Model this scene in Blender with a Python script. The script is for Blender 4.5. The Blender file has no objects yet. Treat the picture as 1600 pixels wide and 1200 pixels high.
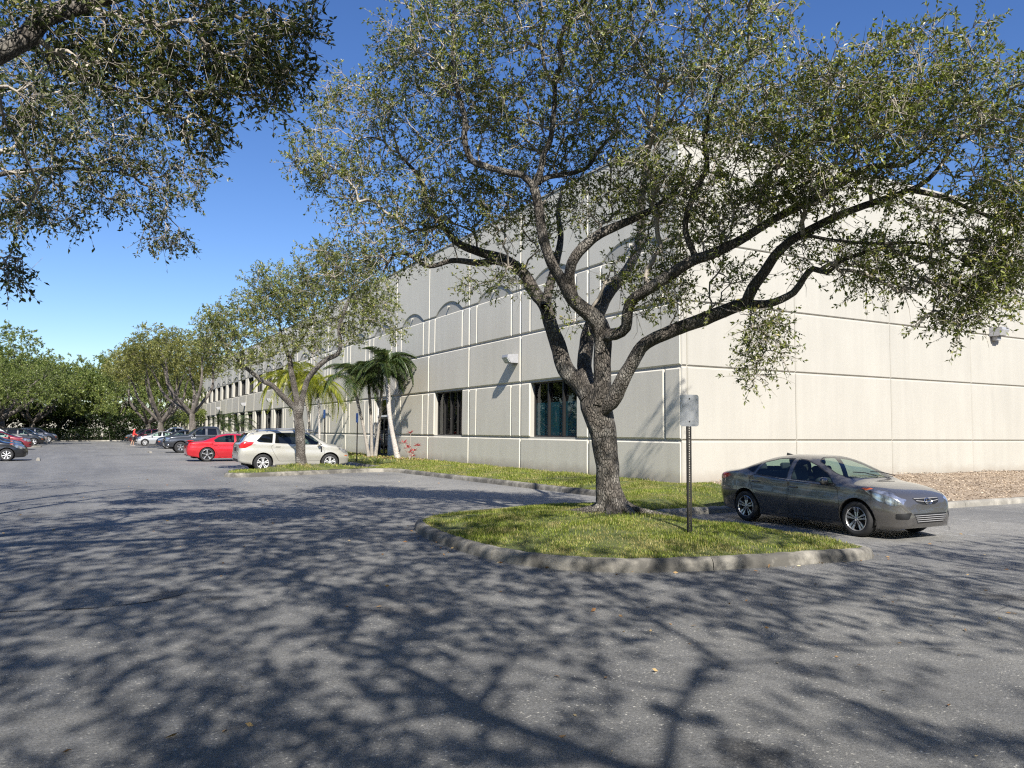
import bpy, bmesh, math, random
import numpy as np
from mathutils import Vector, Matrix
from mathutils.geometry import delaunay_2d_cdt

random.seed(7)
rng = np.random.default_rng(11)
SC = bpy.context.scene
COL = SC.collection

# ------------------------------------------------------------------ camera
EYE = 1.68
YAW, PITCH, ROLL, FPX = math.radians(28.70), math.radians(3.55), math.radians(0.40), 1200.0
_f = np.array([math.sin(YAW) * math.cos(PITCH), math.cos(YAW) * math.cos(PITCH), math.sin(PITCH)])
_r0 = np.array([math.cos(YAW), -math.sin(YAW), 0.0])
_u0 = np.cross(_r0, _f)
_R = _r0 * math.cos(ROLL) + _u0 * math.sin(ROLL)
_U = -_r0 * math.sin(ROLL) + _u0 * math.cos(ROLL)
cam_d = bpy.data.cameras.new("camera")
cam = bpy.data.objects.new("camera", cam_d)
COL.objects.link(cam)
cam.matrix_world = Matrix(((_R[0], _U[0], -_f[0], 0), (_R[1], _U[1], -_f[1], 0), (_R[2], _U[2], -_f[2], EYE), (0, 0, 0, 1)))
cam_d.sensor_fit = 'HORIZONTAL'
cam_d.sensor_width = 36.0
cam_d.lens = 36.0 * FPX / 1600.0
cam_d.clip_start = 0.05
cam_d.clip_end = 2000
SC.camera = cam


def at(px, py, D):
    """world point seen at a spot of the 1600x1200 photograph, D metres along the axis"""
    d = _f + _R * (px - 800) / FPX - _U * (py - 600) / FPX
    return np.array([0, 0, EYE]) + d * D


# ------------------------------------------------------------------ light
SUN_TRAVEL = Vector((0.54, 1.95, -1.66)).normalized()
sun_d = bpy.data.lights.new("sun", 'SUN')
sun_d.energy = 5.0
sun_d.angle = math.radians(0.55)
sun_d.color = (1.0, 0.955, 0.88)
sun = bpy.data.objects.new("sun", sun_d)
COL.objects.link(sun)
sun.rotation_euler = SUN_TRAVEL.to_track_quat('-Z', 'Y').to_euler()
world = bpy.data.worlds.new("World")
SC.world = world
world.use_nodes = True
wn = world.node_tree
wn.nodes.clear()
sky = wn.nodes.new('ShaderNodeTexSky')
sky.sky_type = 'NISHITA'
sky.sun_disc = False
ts = -SUN_TRAVEL
sky.sun_elevation = math.asin(ts.z)
sky.sun_rotation = math.atan2(ts.x, ts.y)
sky.altitude = 0
sky.air_density = 1.0
sky.dust_density = 0.25
sky.ozone_density = 4.0
hsv = wn.nodes.new('ShaderNodeHueSaturation')
hsv.inputs['Saturation'].default_value = 1.18
hsv.inputs['Hue'].default_value = 0.512
bg = wn.nodes.new('ShaderNodeBackground')
bg.inputs[1].default_value = 0.09
wo = wn.nodes.new('ShaderNodeOutputWorld')
wn.links.new(sky.outputs[0], hsv.inputs['Color'])
wn.links.new(hsv.outputs[0], bg.inputs[0])
wn.links.new(bg.outputs[0], wo.inputs[0])
SC.view_settings.view_transform = 'Standard'
SC.view_settings.look = 'None'
SC.view_settings.gamma = 1.0
SC.view_settings.exposure = 0.76
SC.view_settings.use_curve_mapping = False
SC.cycles.max_bounces = 8
SC.cycles.diffuse_bounces = 3
SC.cycles.transparent_max_bounces = 24
SC.cycles.use_denoising = False
SC.cycles.sample_clamp_indirect = 5
SC.cycles.filter_width = 1.2
SC.cycles.caustics_reflective = False
SC.cycles.caustics_refractive = False


# ------------------------------------------------------------------ small helpers
def smooth(a, b, x):
    t = np.clip((np.asarray(x, float) - a) / (b - a), 0, 1)
    return t * t * (3 - 2 * t)


def empty(name, loc=(0, 0, 0), rz=0.0):
    o = bpy.data.objects.new(name, None)
    o.empty_display_size = 0.3
    o.location = loc
    o.rotation_euler = (0, 0, rz)
    COL.objects.link(o)
    return o


def tag(o, label=None, cat=None, group=None, kind=None):
    if label: o["label"] = label
    if cat: o["category"] = cat
    if group: o["group"] = group
    if kind: o["kind"] = kind
    return o


def link(name, me, mats, parent=None, loc=None):
    o = bpy.data.objects.new(name, me)
    if mats is not None and len(me.materials) == 0:
        for m in (mats if isinstance(mats, (list, tuple)) else [mats]):
            me.materials.append(m)
    COL.objects.link(o)
    if parent is not None: o.parent = parent
    if loc is not None: o.location = loc
    return o


def mesh_np(name, V, F, smooth_shade=False):
    """mesh from an (n,3) array and an (m,k) face array"""
    V = np.ascontiguousarray(V, dtype=np.float32).reshape(-1, 3)
    F = np.ascontiguousarray(F, dtype=np.int32)
    me = bpy.data.meshes.new(name)
    me.vertices.add(len(V))
    me.vertices.foreach_set('co', V.ravel())
    k = F.shape[1]
    me.loops.add(F.size)
    me.loops.foreach_set('vertex_index', F.ravel())
    me.polygons.add(len(F))
    me.polygons.foreach_set('loop_start', np.arange(0, F.size, k, dtype=np.int32))
    me.polygons.foreach_set('loop_total', np.full(len(F), k, dtype=np.int32))
    me.polygons.foreach_set('use_smooth', np.full(len(F), bool(smooth_shade)))
    me.update(calc_edges=True)
    return me


class MB:
    """collects simple solids into one mesh"""
    def __init__(self):
        self.v, self.f, self.m, self.cur = [], [], [], 0

    def raw(self, verts, faces):
        n = len(self.v)
        self.v += [tuple(p) for p in verts]
        for f in faces:
            self.f.append(tuple(i + n for i in f))
            self.m.append(self.cur)
        return self

    def box(self, lo, hi, M=None, ch=0.0):
        x0, y0, z0 = lo
        x1, y1, z1 = hi
        if ch <= 0:
            P = [(x0, y0, z0), (x1, y0, z0), (x1, y1, z0), (x0, y1, z0), (x0, y0, z1), (x1, y0, z1), (x1, y1, z1), (x0, y1, z1)]
            Fc = [(3, 2, 1, 0), (4, 5, 6, 7), (0, 1, 5, 4), (1, 2, 6, 5), (2, 3, 7, 6), (3, 0, 4, 7)]
        else:
            bm = bmesh.new()
            bmesh.ops.create_cube(bm, size=1)
            for v in bm.verts:
                v.co = Vector(((x0 + x1) / 2 + v.co.x * (x1 - x0), (y0 + y1) / 2 + v.co.y * (y1 - y0), (z0 + z1) / 2 + v.co.z * (z1 - z0)))
            bmesh.ops.bevel(bm, geom=bm.edges[:], offset=ch, segments=2, affect='EDGES', profile=0.5)
            bm.verts.index_update()
            P = [tuple(v.co) for v in bm.verts]
            Fc = [tuple(v.index for v in f.verts) for f in bm.faces]
            bm.free()
        if M is not None: P = [tuple(M @ Vector(p)) for p in P]
        return self.raw(P, Fc)

    def tube(self, path, rad, n=8, cap=True):
        path = [Vector(p) for p in path]
        if not isinstance(rad, (list, tuple, np.ndarray)): rad = [rad] * len(path)
        P, Fc = [], []
        up = None
        for i, p in enumerate(path):
            t = (path[min(i + 1, len(path) - 1)] - path[max(i - 1, 0)])
            t = t.normalized() if t.length > 1e-9 else Vector((0, 0, 1))
            if up is None:
                up = Vector((1, 0, 0)) if abs(t.x) < .8 else Vector((0, 1, 0))
            a = t.cross(up)
            if a.length < 1e-6: a = t.cross(Vector((0, 1, .3)))
            a.normalize()
            up = a.cross(t)
            for k in range(n):
                an = 2 * math.pi * k / n
                P.append(p + (up * math.cos(an) + a * math.sin(an)) * rad[i])
        for i in range(len(path) - 1):
            for k in range(n):
                k2 = (k + 1) % n
                Fc.append((i * n + k, i * n + k2, (i + 1) * n + k2, (i + 1) * n + k))
        if cap:
            Fc.append(tuple(reversed(range(n))))
            Fc.append(tuple(range((len(path) - 1) * n, len(path) * n)))
        return self.raw(P, Fc)

    def lathe(self, prof, n=24, axis='Z', c=(0, 0, 0)):
        P, Fc = [], []
        for r, h in prof:
            for k in range(n):
                a = 2 * math.pi * k / n
                x, y = r * math.cos(a), r * math.sin(a)
                P.append({'Z': (c[0] + x, c[1] + y, c[2] + h), 'Y': (c[0] + x, c[1] + h, c[2] + y), 'X': (c[0] + h, c[1] + x, c[2] + y)}[axis])
        for i in range(len(prof) - 1):
            for k in range(n):
                k2 = (k + 1) % n
                Fc.append((i * n + k, i * n + k2, (i + 1) * n + k2, (i + 1) * n + k))
        return self.raw(P, Fc)

    def prism(self, poly, axis, a, b):
        """poly of 2d points extruded along axis (0,1,2) from a to b"""
        def mk(p, h):
            q = [p[0], p[1]]
            q.insert(axis, h)
            return tuple(q)
        n = len(poly)
        P = [mk(p, a) for p in poly] + [mk(p, b) for p in poly]
        Fc = [tuple(range(n - 1, -1, -1)), tuple(range(n, 2 * n))] + [(i, (i + 1) % n, n + (i + 1) % n, n + i) for i in range(n)]
        return self.raw(P, Fc)

    def mesh(self, name, smooth_shade=False):
        me = bpy.data.meshes.new(name)
        me.from_pydata(self.v, [], self.f)
        bm = bmesh.new()
        bm.from_mesh(me)
        bmesh.ops.recalc_face_normals(bm, faces=bm.faces[:])
        bm.to_mesh(me)
        bm.free()
        me.polygons.foreach_set('material_index', self.m)
        if smooth_shade:
            me.polygons.foreach_set('use_smooth', [True] * len(me.polygons))
        return me

    def build(self, name, mat, parent=None, smooth_shade=False, loc=None):
        return link(name, self.mesh(name, smooth_shade), mat, parent, loc)


def auto_smooth(o, deg=35):
    me = o.data
    bm = bmesh.new()
    bm.from_mesh(me)
    for f in bm.faces: f.smooth = True
    for e in bm.edges:
        if len(e.link_faces) == 2 and e.calc_face_angle(0) > math.radians(deg): e.smooth = False
    bm.to_mesh(me)
    bm.free()


def children(o):
    return [c for c in COL.objects if c.parent == o]


def copy_tree(o, parent=None, swap=None, kids=None):
    if kids is None:
        kids = {}
        for c in COL.objects:
            if c.parent: kids.setdefault(c.parent.name, []).append(c)
    c = o.copy()
    COL.objects.link(c)
    c.parent = parent
    if swap and c.type == 'MESH':
        for i, s in enumerate(c.material_slots):
            m = s.material
            if m and m.name in swap:
                s.link = 'OBJECT'
                s.material = swap[m.name]
    for ch in kids.get(o.name, []): copy_tree(ch, c, swap, kids)
    return c


# ------------------------------------------------------------------ materials
class NT:
    def __init__(self, name):
        self.mat = bpy.data.materials.new(name)
        self.mat.use_nodes = True
        self.t = self.mat.node_tree
        self.t.nodes.clear()
        self.out = self.n('ShaderNodeOutputMaterial')

    def n(self, typ, **kw):
        nd = self.t.nodes.new(typ)
        for k, v in kw.items():
            if k in nd.bl_rna.properties: setattr(nd, k, v)
            else: nd.inputs[k].default_value = v
        return nd

    def l(self, a, b):
        self.t.links.new(a, b)

    def coord(self, kind='Object', scale=None):
        c = self.n('ShaderNodeTexCoord').outputs[kind]
        if scale is not None:
            mp = self.n('ShaderNodeMapping')
            mp.inputs['Scale'].default_value = scale
            self.l(c, mp.inputs[0])
            c = mp.outputs[0]
        return c

    def world(self, scale=None):
        c = self.n('ShaderNodeNewGeometry').outputs['Position']
        if scale is not None:
            mp = self.n('ShaderNodeMapping')
            mp.inputs['Scale'].default_value = scale
            self.l(c, mp.inputs[0])
            c = mp.outputs[0]
        return c

    def noise(self, co, scale, detail=4, rough=.55, dist=0.0):
        nd = self.n('ShaderNodeTexNoise', Scale=scale, Detail=detail, Roughness=rough, Distortion=dist)
        self.l(co, nd.inputs['Vector'])
        return nd.outputs['Fac']

    def voro(self, co, scale, feature='F1', out='Distance'):
        nd = self.n('ShaderNodeTexVoronoi', feature=feature, Scale=scale)
        self.l(co, nd.inputs['Vector'])
        return nd.outputs[out]

    def ramp(self, fac, stops):
        nd = self.n('ShaderNodeValToRGB')
        el = nd.color_ramp.elements
        while len(el) < len(stops): el.new(.5)
        for e, (p, c) in zip(el, stops):
            e.position = p
            e.color = (c, c, c, 1) if isinstance(c, (int, float)) else (*c, 1)
        self.l(fac, nd.inputs[0])
        return nd.outputs[0]

    def mix(self, fac, a, b, blend='MIX'):
        nd = self.n('ShaderNodeMix', data_type='RGBA', blend_type=blend)
        for i, v in ((0, fac), (6, a), (7, b)):
            if hasattr(v, 'is_output'): self.l(v, nd.inputs[i])
            elif i == 0: nd.inputs[0].default_value = v
            else: nd.inputs[i].default_value = (*v, 1) if not isinstance(v, (int, float)) else (v, v, v, 1)
        return nd.outputs[2]

    def math(self, op, a, b=0.0):
        nd = self.n('ShaderNodeMath', operation=op)
        for i, v in ((0, a), (1, b)):
            if hasattr(v, 'is_output'): self.l(v, nd.inputs[i])
            else: nd.inputs[i].default_value = v
        return nd.outputs[0]

    def bump(self, h, strength=.3, dist=.02):
        nd = self.n('ShaderNodeBump', Strength=strength, Distance=dist)
        self.l(h, nd.inputs['Height'])
        return nd.outputs[0]

    def pbsdf(self, color, rough=.6, bump=None, metal=0.0, **kw):
        b = self.n('ShaderNodeBsdfPrincipled')
        if hasattr(color, 'is_output'): self.l(color, b.inputs['Base Color'])
        else: b.inputs['Base Color'].default_value = (*color, 1)
        if hasattr(rough, 'is_output'): self.l(rough, b.inputs['Roughness'])
        else: b.inputs['Roughness'].default_value = rough
        b.inputs['Metallic'].default_value = metal
        for k, v in kw.items(): b.inputs[k].default_value = v
        if bump is not None: self.l(bump, b.inputs['Normal'])
        return b.outputs[0]

    def done(self, sh):
        self.l(sh, self.out.inputs[0])
        return self.mat


def simple(name, c, rough=.5, metal=0.0, var=.12, nscale=9, **kw):
    t = NT(name)
    co = t.coord('Object')
    n = t.noise(co, nscale, 4)
    k = t.ramp(n, [(.3, 1 - var), (.7, 1 + var)])
    return t.done(t.pbsdf(t.mix(1.0, c, k, 'MULTIPLY'), rough, metal=metal, **kw))


def paint(name, c, metal=0.5, rough=.38, **kw):
    """car paint: thin flake variation, clear coat, dusty lower body; the inside of the shell is dark trim"""
    t = NT(name)
    co = t.coord('Object')
    fl = t.ramp(t.noise(co, 900, 1), [(.3, .9), (.7, 1.1)])
    col = t.mix(1.0, c, fl, 'MULTIPLY')
    dust = t.ramp(t.noise(co, 3.1, 5), [(.5, 0.0), (.85, .05)])
    col = t.mix(dust, col, (.42, .39, .34))
    ext = t.pbsdf(col, rough, metal=metal, **{'Coat Weight': 1.0, 'Coat Roughness': .03})
    inn = t.pbsdf((.025, .025, .027), .8)
    ms = t.n('ShaderNodeMixShader')
    t.l(t.n('ShaderNodeNewGeometry').outputs['Backfacing'], ms.inputs[0])
    t.l(ext, ms.inputs[1])
    t.l(inn, ms.inputs[2])
    return t.done(ms.outputs[0])


def glass(name, tint=(.75, .85, .8), gloss=1.45, opac=.12, dark=(.01, .012, .014)):
    t = NT(name)
    tr = t.n('ShaderNodeBsdfTransparent')
    tr.inputs[0].default_value = (*tint, 1)
    df = t.n('ShaderNodeBsdfDiffuse')
    df.inputs[0].default_value = (*dark, 1)
    m0 = t.n('ShaderNodeMixShader')
    m0.inputs[0].default_value = opac
    t.l(tr.outputs[0], m0.inputs[1])
    t.l(df.outputs[0], m0.inputs[2])
    gl = t.n('ShaderNodeBsdfGlossy')
    gl.inputs['Roughness'].default_value = .015
    gl.inputs[0].default_value = (.95, .97, 1, 1)
    fr = t.n('ShaderNodeFresnel')
    fr.inputs[0].default_value = gloss
    m1 = t.n('ShaderNodeMixShader')
    bf = t.n('ShaderNodeNewGeometry').outputs['Backfacing']
    t.l(t.math('MULTIPLY', fr.outputs[0], t.math('SUBTRACT', 1.0, bf)), m1.inputs[0])
    t.l(m0.outputs[0], m1.inputs[1])
    t.l(gl.outputs[0], m1.inputs[2])
    return t.done(m1.outputs[0])


def wall_mat(name, c, streak=.10):
    t = NT(name)
    w = t.world()
    big = t.ramp(t.noise(w, .35, 5, .6), [(.3, .95), (.7, 1.04)])
    st = t.ramp(t.noise(t.world((2.2, 2.2, .18)), 1.0, 5, .65), [(.38, 1 - streak), (.62, 1.03)])
    fine = t.ramp(t.noise(w, 60, 2), [(.3, .98), (.7, 1.02)])
    col = t.mix(1.0, t.mix(1.0, t.mix(1.0, c, big, 'MULTIPLY'), st, 'MULTIPLY'), fine, 'MULTIPLY')
    # splash dirt near the soil line has its own uneven edge
    sep = t.n('ShaderNodeSeparateXYZ')
    t.l(w, sep.inputs[0])
    hz = t.math('ADD', sep.outputs[2], t.math('MULTIPLY', t.noise(w, 1.7, 4), -.5))
    dirt = t.ramp(hz, [(.0, .45), (.35, 0.0)])
    col = t.mix(dirt, col, (.25, .2, .15))
    return t.done(t.pbsdf(col, .85, t.bump(t.noise(w, 110, 3, .7), .12, .004)))


def leaf_mat(name, dark, light, odd=None, trans=.30, rough=.36, dry=None):
    t = NT(name)
    isl = t.n('ShaderNodeNewGeometry').outputs['Random Per Island']
    col = t.ramp(isl, [(0, dark), (.55, tuple((a + b) / 2 for a, b in zip(dark, light))), (.88, light), (.97, odd or light)])
    pat = t.ramp(t.noise(t.world(), .9, 3), [(.35, .78), (.68, 1.22)])
    col = t.mix(1.0, col, pat, 'MULTIPLY')
    if dry:
        dn = t.math('ADD', t.noise(t.world(), 1.5, 5, .7), t.math('MULTIPLY', isl, .18))
        col = t.mix(t.ramp(dn, [(.59, 0.0), (.72, .85)]), col, dry)
    p = t.pbsdf(col, rough, **{'Specular IOR Level': .42 if not dry else .3})
    tl = t.n('ShaderNodeBsdfTranslucent')
    tc = t.mix(1.0, col, (1.5, 1.7, .55), 'MULTIPLY')
    t.l(tc, tl.inputs[0])
    ms = t.n('ShaderNodeMixShader')
    ms.inputs[0].default_value = trans
    t.l(p, ms.inputs[1])
    t.l(tl.outputs[0], ms.inputs[2])
    return t.done(ms.outputs[0])


def bark_mat(name, base=(.145, .125, .105), pale=(.36, .335, .295), cut=.53):
    t = NT(name)
    w = t.world((1, 1, .42))
    v = t.voro(w, 27, 'DISTANCE_TO_EDGE')
    crack = t.ramp(t.math('ADD', v, t.math('MULTIPLY', t.noise(t.world(), 30, 4, .7), .12)), [(.05, .36), (.26, 1.0)])
    n = t.noise(w, 9, 6, .65)
    lich = t.ramp(t.noise(t.world(), 2.6, 5, .65), [(cut - .07, 0.0), (cut + .14, .85)])
    col = t.mix(lich, base, pale)
    col = t.mix(1.0, col, crack, 'MULTIPLY')
    col = t.mix(1.0, col, t.ramp(n, [(.25, .65), (.75, 1.25)]), 'MULTIPLY')
    h = t.math('ADD', t.math('MULTIPLY', crack, .6), n)
    return t.done(t.pbsdf(col, .9, t.bump(h, 1.0, .05)))


def asphalt_mat():
    t = NT("asphalt")
    w = t.world()
    seal = t.ramp(t.noise(w, .16, 5, .6, .6), [(.40, 0.0), (.58, 1.0)])          # worn patches where the sealer has gone
    sep = t.n('ShaderNodeSeparateXYZ')
    t.l(w, sep.inputs[0])
    east = t.ramp(t.math('ADD', t.math('MULTIPLY', sep.outputs[0], .07), t.math('MULTIPLY', t.noise(w, .5, 4), .35)), [(.12, .15), (.62, 1.0)])
    worn = t.math('MULTIPLY', seal, east)
    base = t.mix(worn, (.120, .121, .122), (.27, .26, .236))
    base = t.mix(t.ramp(t.noise(w, .9, 5, .6), [(.3, 0), (.75, .7)]), base, (.19, .185, .175))
    # long tyre-worn streaks along the drive
    stre = t.ramp(t.noise(t.world((.9, .07, 1)), 1.0, 4), [(.45, 0), (.7, .6)])
    base = t.mix(stre, base, (.235, .230, .217))
    # exposed pale aggregate, in drifts
    stone = t.voro(w, 34, 'F1', 'Distance')
    agg = t.ramp(stone, [(.18, 1.0), (.34, 0.0)])
    where = t.ramp(t.noise(w, 1.1, 5, .7), [(.38, .15), (.58, 1.0)])
    cl = t.ramp(t.noise(w, 22, 3, .7), [(.47, 0.0), (.58, 1.0)])
    aggm = t.math('MULTIPLY', t.math('MULTIPLY', agg, where), cl)
    aggm = t.math('MULTIPLY', aggm, t.math('ADD', t.math('MULTIPLY', east, .6), .5))
    base = t.mix(aggm, base, (.60, .57, .50))
    dk = t.ramp(t.voro(t.world((1, 1, 1)), 48, 'F1', 'Distance'), [(.05, .45), (.26, 1.0)])
    base = t.mix(1.0, base, dk, 'MULTIPLY')
    grit = t.ramp(t.noise(w, 48, 5, .9), [(.28, .35), (.74, 1.65)])
    base = t.mix(1.0, base, grit, 'MULTIPLY')
    mot = t.ramp(t.noise(w, 5.5, 5, .75), [(.3, .80), (.7, 1.2)])
    base = t.mix(1.0, base, mot, 'MULTIPLY')
    # fine cracks
    wd = t.n('ShaderNodeMix', data_type='VECTOR')
    wd.inputs[0].default_value = .12
    nz = t.n('ShaderNodeTexNoise', Scale=1.6, Detail=4)
    t.l(w, nz.inputs['Vector'])
    t.l(w, wd.inputs[4])
    t.l(nz.outputs['Color'], wd.inputs[5])
    cr = t.ramp(t.voro(wd.outputs[1], .42, 'DISTANCE_TO_EDGE'), [(.0, .7), (.005, 0.0)])
    crm = t.math('MULTIPLY', cr, t.ramp(t.noise(w, .3, 3), [(.56, 0), (.64, 1)]))
    base = t.mix(crm, base, (.03, .03, .032))
    # broken dark patches (potholes worn to loose stone), and rust-brown leaf stain
    ph = t.ramp(t.noise(w, .75, 6, .75, .5), [(.69, 0.0), (.73, .8)])
    base = t.mix(ph, base, (.035, .035, .038))
    for (qx, qy, qr) in ((.77, 8.6, .55), (1.15, 8.2, .35), (-.9, 17.5, .9), (2.55, 2.95, .55), (3.1, 3.05, .5), (8.4, 4.6, .7)):
        dv = t.n('ShaderNodeVectorMath', operation='DISTANCE')
        t.l(w, dv.inputs[0])
        dv.inputs[1].default_value = (qx, qy, 0)
        q = t.math('ADD', t.math('DIVIDE', dv.outputs['Value'], qr), t.math('MULTIPLY', t.noise(w, 5, 5, .75), 1.1))
        base = t.mix(t.ramp(q, [(.75, .75), (1.25, 0.0)]), base, t.mix(t.ramp(t.voro(w, 42, 'F1', 'Distance'), [(.2, 1.0), (.4, 0.0)]), (.035, .034, .034), (.16, .15, .135)))
    oil = t.ramp(t.noise(w, .45, 5, .7, .8), [(.62, 0.0), (.74, .5)])
    base = t.mix(oil, base, (.12, .095, .075))
    h = t.math('ADD', t.math('MULTIPLY', t.noise(w, 48, 5, .9), 1.4), t.math('MULTIPLY', aggm, .6))
    return t.done(t.pbsdf(base, t.ramp(t.noise(w, 3, 4), [(.3, .62), (.7, .86)]), t.bump(h, .8, .012)))


def concrete_mat(name, c=(.40, .385, .35), grime=.6):
    t = NT(name)
    w = t.world()
    n = t.noise(w, 3.2, 6, .68)
    g = t.ramp(t.noise(w, 1.4, 5, .7), [(.44, grime), (.62, 0.0)])
    col = t.mix(1.0, c, t.ramp(n, [(.25, .72), (.75, 1.15)]), 'MULTIPLY')
    col = t.mix(g, col, (.085, .08, .07))
    sp = t.ramp(t.voro(w, 70), [(.1, .85), (.3, 1.0)])
    col = t.mix(1.0, col, sp, 'MULTIPLY')
    return t.done(t.pbsdf(col, .9, t.bump(t.math('ADD', n, t.noise(w, 60, 3)), .5, .01)))


def soil_mat(name, a, b, c):
    t = NT(name)
    w = t.world()
    n = t.noise(w, 2.2, 6, .7)
    col = t.ramp(n, [(.3, a), (.52, b), (.72, c)])
    col = t.mix(1.0, col, t.ramp(t.noise(w, 45, 4, .8), [(.3, .6), (.7, 1.3)]), 'MULTIPLY')
    return t.done(t.pbsdf(col, .95, t.bump(t.noise(w, 40, 4, .8), .8, .03)))


M = {}
M['field'] = wall_mat('stucco_field', (.64, .60, .505), .035)
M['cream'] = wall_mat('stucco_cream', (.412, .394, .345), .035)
M['asphalt'] = asphalt_mat()
M['kerb'] = concrete_mat('kerb_concrete', (.30, .278, .235), .95)
M['kerb_far'] = concrete_mat('kerb_concrete_clean', (.38, .355, .305), .5)
M['lawn'] = soil_mat('lawn_soil', (.05, .07, .018), (.10, .12, .03), (.20, .17, .08))
M['mulch'] = soil_mat('mulch_soil', (.20, .15, .11), (.34, .265, .19), (.46, .37, .27))
M['ground'] = soil_mat('rough_ground', (.035, .05, .015), (.06, .075, .025), (.11, .10, .05))
M['bark'] = bark_mat('oak_bark')
M['bark_far'] = bark_mat('oak_bark_far', (.20, .17, .145), (.36, .33, .29), .55)  # paler bark tone for the distant trees and hedge stems
M['twig'] = simple('twig_bark', (.36, .32, .27), .9, var=.3, nscale=5)
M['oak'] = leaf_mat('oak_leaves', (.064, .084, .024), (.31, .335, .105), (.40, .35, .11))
M['oak_silhouette'] = leaf_mat('oak_leaves_silhouette', (.034, .048, .018), (.15, .17, .065), (.24, .22, .09))  # leaf colour darkened so the boughs read as a silhouette against the sky
M['oak_far'] = leaf_mat('oak_leaves_far', (.085, .12, .035), (.25, .29, .085), (.30, .29, .08))
M['oak_olive'] = leaf_mat('oak_leaves_olive', (.11, .12, .035), (.28, .28, .09), (.34, .3, .09))
M['oak_green'] = leaf_mat('oak_leaves_green', (.08, .11, .032), (.215, .255, .075), (.27, .29, .08))
M['hedge'] = leaf_mat('hedge_leaves', (.012, .022, .008), (.04, .06, .018))
M['palm'] = leaf_mat('palm_leaves', (.024, .044, .015), (.105, .145, .045), (.16, .15, .06), .2, .35)
M['palm_y'] = leaf_mat('palm_leaves_yellow', (.12, .16, .02), (.34, .33, .04), (.42, .36, .08), .35, .4)
M['palm_trunk'] = simple('palm_trunk', (.46, .42, .38), .85, var=.3, nscale=14)
M['palm_trunk_d'] = simple('palm_trunk_dark', (.30, .27, .235), .9, var=.3, nscale=14)
M['grass'] = leaf_mat('grass_blades', (.085, .125, .018), (.33, .37, .06), (.55, .47, .2), .3, .5, dry=(.40, .335, .15))
M['chip'] = leaf_mat('mulch_chips', (.20, .15, .105), (.52, .42, .31), (.62, .54, .43), .0, .9)
M['dead'] = leaf_mat('fallen_leaf', (.20, .10, .04), (.45, .32, .15), (.55, .45, .28), .1, .7)
M['ti'] = leaf_mat('ti_leaf', (.28, .02, .035), (.60, .07, .09), (.5, .15, .12), .25, .4)
M['black'] = simple('black_plastic', (.012, .012, .013), .45)
M['rubber'] = simple('tyre_rubber', (.018, .018, .019), .8, var=.25)
M['trim'] = simple('dark_trim', (.02, .02, .021), .5)
M['gap'] = simple('panel_gap', (.006, .006, .006), .9)
M['alloy'] = simple('alloy', (.62, .62, .63), .28, .85, .05)
M['alloy_w'] = simple('painted_alloy', (.70, .70, .70), .35, .3, .05)
M['chrome'] = simple('chrome', (.78, .78, .8), .12, 1.0, .03)
M['seat'] = simple('seat_cloth', (.035, .037, .045), .9)
M['galv'] = simple('galvanised', (.50, .51, .53), .35, .75, .12, 6)
M['post'] = simple('post_brown', (.05, .04, .035), .65, .2, .35, 12)
M['lens_red'] = simple('lens_red', (.42, .012, .014), .18, **{'Coat Weight': 1.0})
M['lens_amber'] = simple('lens_amber', (.55, .12, .02), .2, **{'Coat Weight': 1.0})
M['lamp_int'] = simple('lamp_reflector', (.48, .49, .52), .14, .8, .75, 9, **{'Coat Weight': 1.0})
M['lens_clear'] = glass('lens_clear', (.92, .94, .95), 1.5, .03)
M['car_glass'] = glass('car_glass', (.62, .74, .68), 1.5, .10)
M['tint_glass'] = glass('tinted_glass', (.10, .12, .12), 1.5, .5)
M['win_glass'] = glass('window_glass', (.72, .76, .76), 1.5, .12)
M['film'] = simple('window_film', (.07, .30, .38), .25, var=.25, nscale=1.4, **{'Coat Weight': .6})
M['frame'] = simple('bronze_frame', (.018, .017, .016), .45)
M['room'] = simple('unlit_room_black', (.012, .012, .013), .9)  # near-black colour stands in for rooms without light
M['whiteframe'] = simple('white_frame', (.72, .71, .68), .5)
M['wl_body'] = simple('wall_light_housing', (.36, .36, .37), .5, .2)
M['wl_lens'] = simple('wall_light_lens', (.60, .62, .62), .2, var=.1, **{'Coat Weight': .8})
M['stripe'] = None
M['skin'] = simple('skin', (.42, .26, .18), .6)
M['shirt'] = simple('red_hoodie', (.62, .035, .03), .85)
M['shorts'] = simple('dark_shorts', (.03, .03, .035), .85)
M['shoe'] = simple('grey_shoe', (.30, .28, .27), .7)
M['blue'] = simple('sign_blue', (.03, .09, .26), .4)

# ------------------------------------------------------------------ ground
def g(x, y):
    """height of the asphalt: it falls a little towards the right-hand stalls"""
    return -0.17 * smooth(8.2, 11.8, x) * (1 - smooth(13.0, 16.5, y))


def sheet(name, x0, x1, y0, y1, step, zf, mat):
    xs = np.arange(x0, x1 + step * .5, step)
    ys = np.arange(y0, y1 + step * .5, step)
    X, Y = np.meshgrid(xs, ys)
    V = np.stack([X, Y, zf(X, Y)], -1).reshape(-1, 3)
    nx, ny = len(xs), len(ys)
    i = np.arange(nx - 1)[None, :] + nx * np.arange(ny - 1)[:, None]
    i = i.ravel()
    return link(name, mesh_np(name, V, np.stack([i, i + 1, i + nx + 1, i + nx], 1), True), mat)


tag(sheet('ground', -600, 600, -600, 600, 60, lambda x, y: x * 0 - .30, M['ground']), kind='structure')
tag(sheet('parking_lot', -36, 64, -40, 122, .5, g, M['asphalt']), kind='structure')


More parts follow.
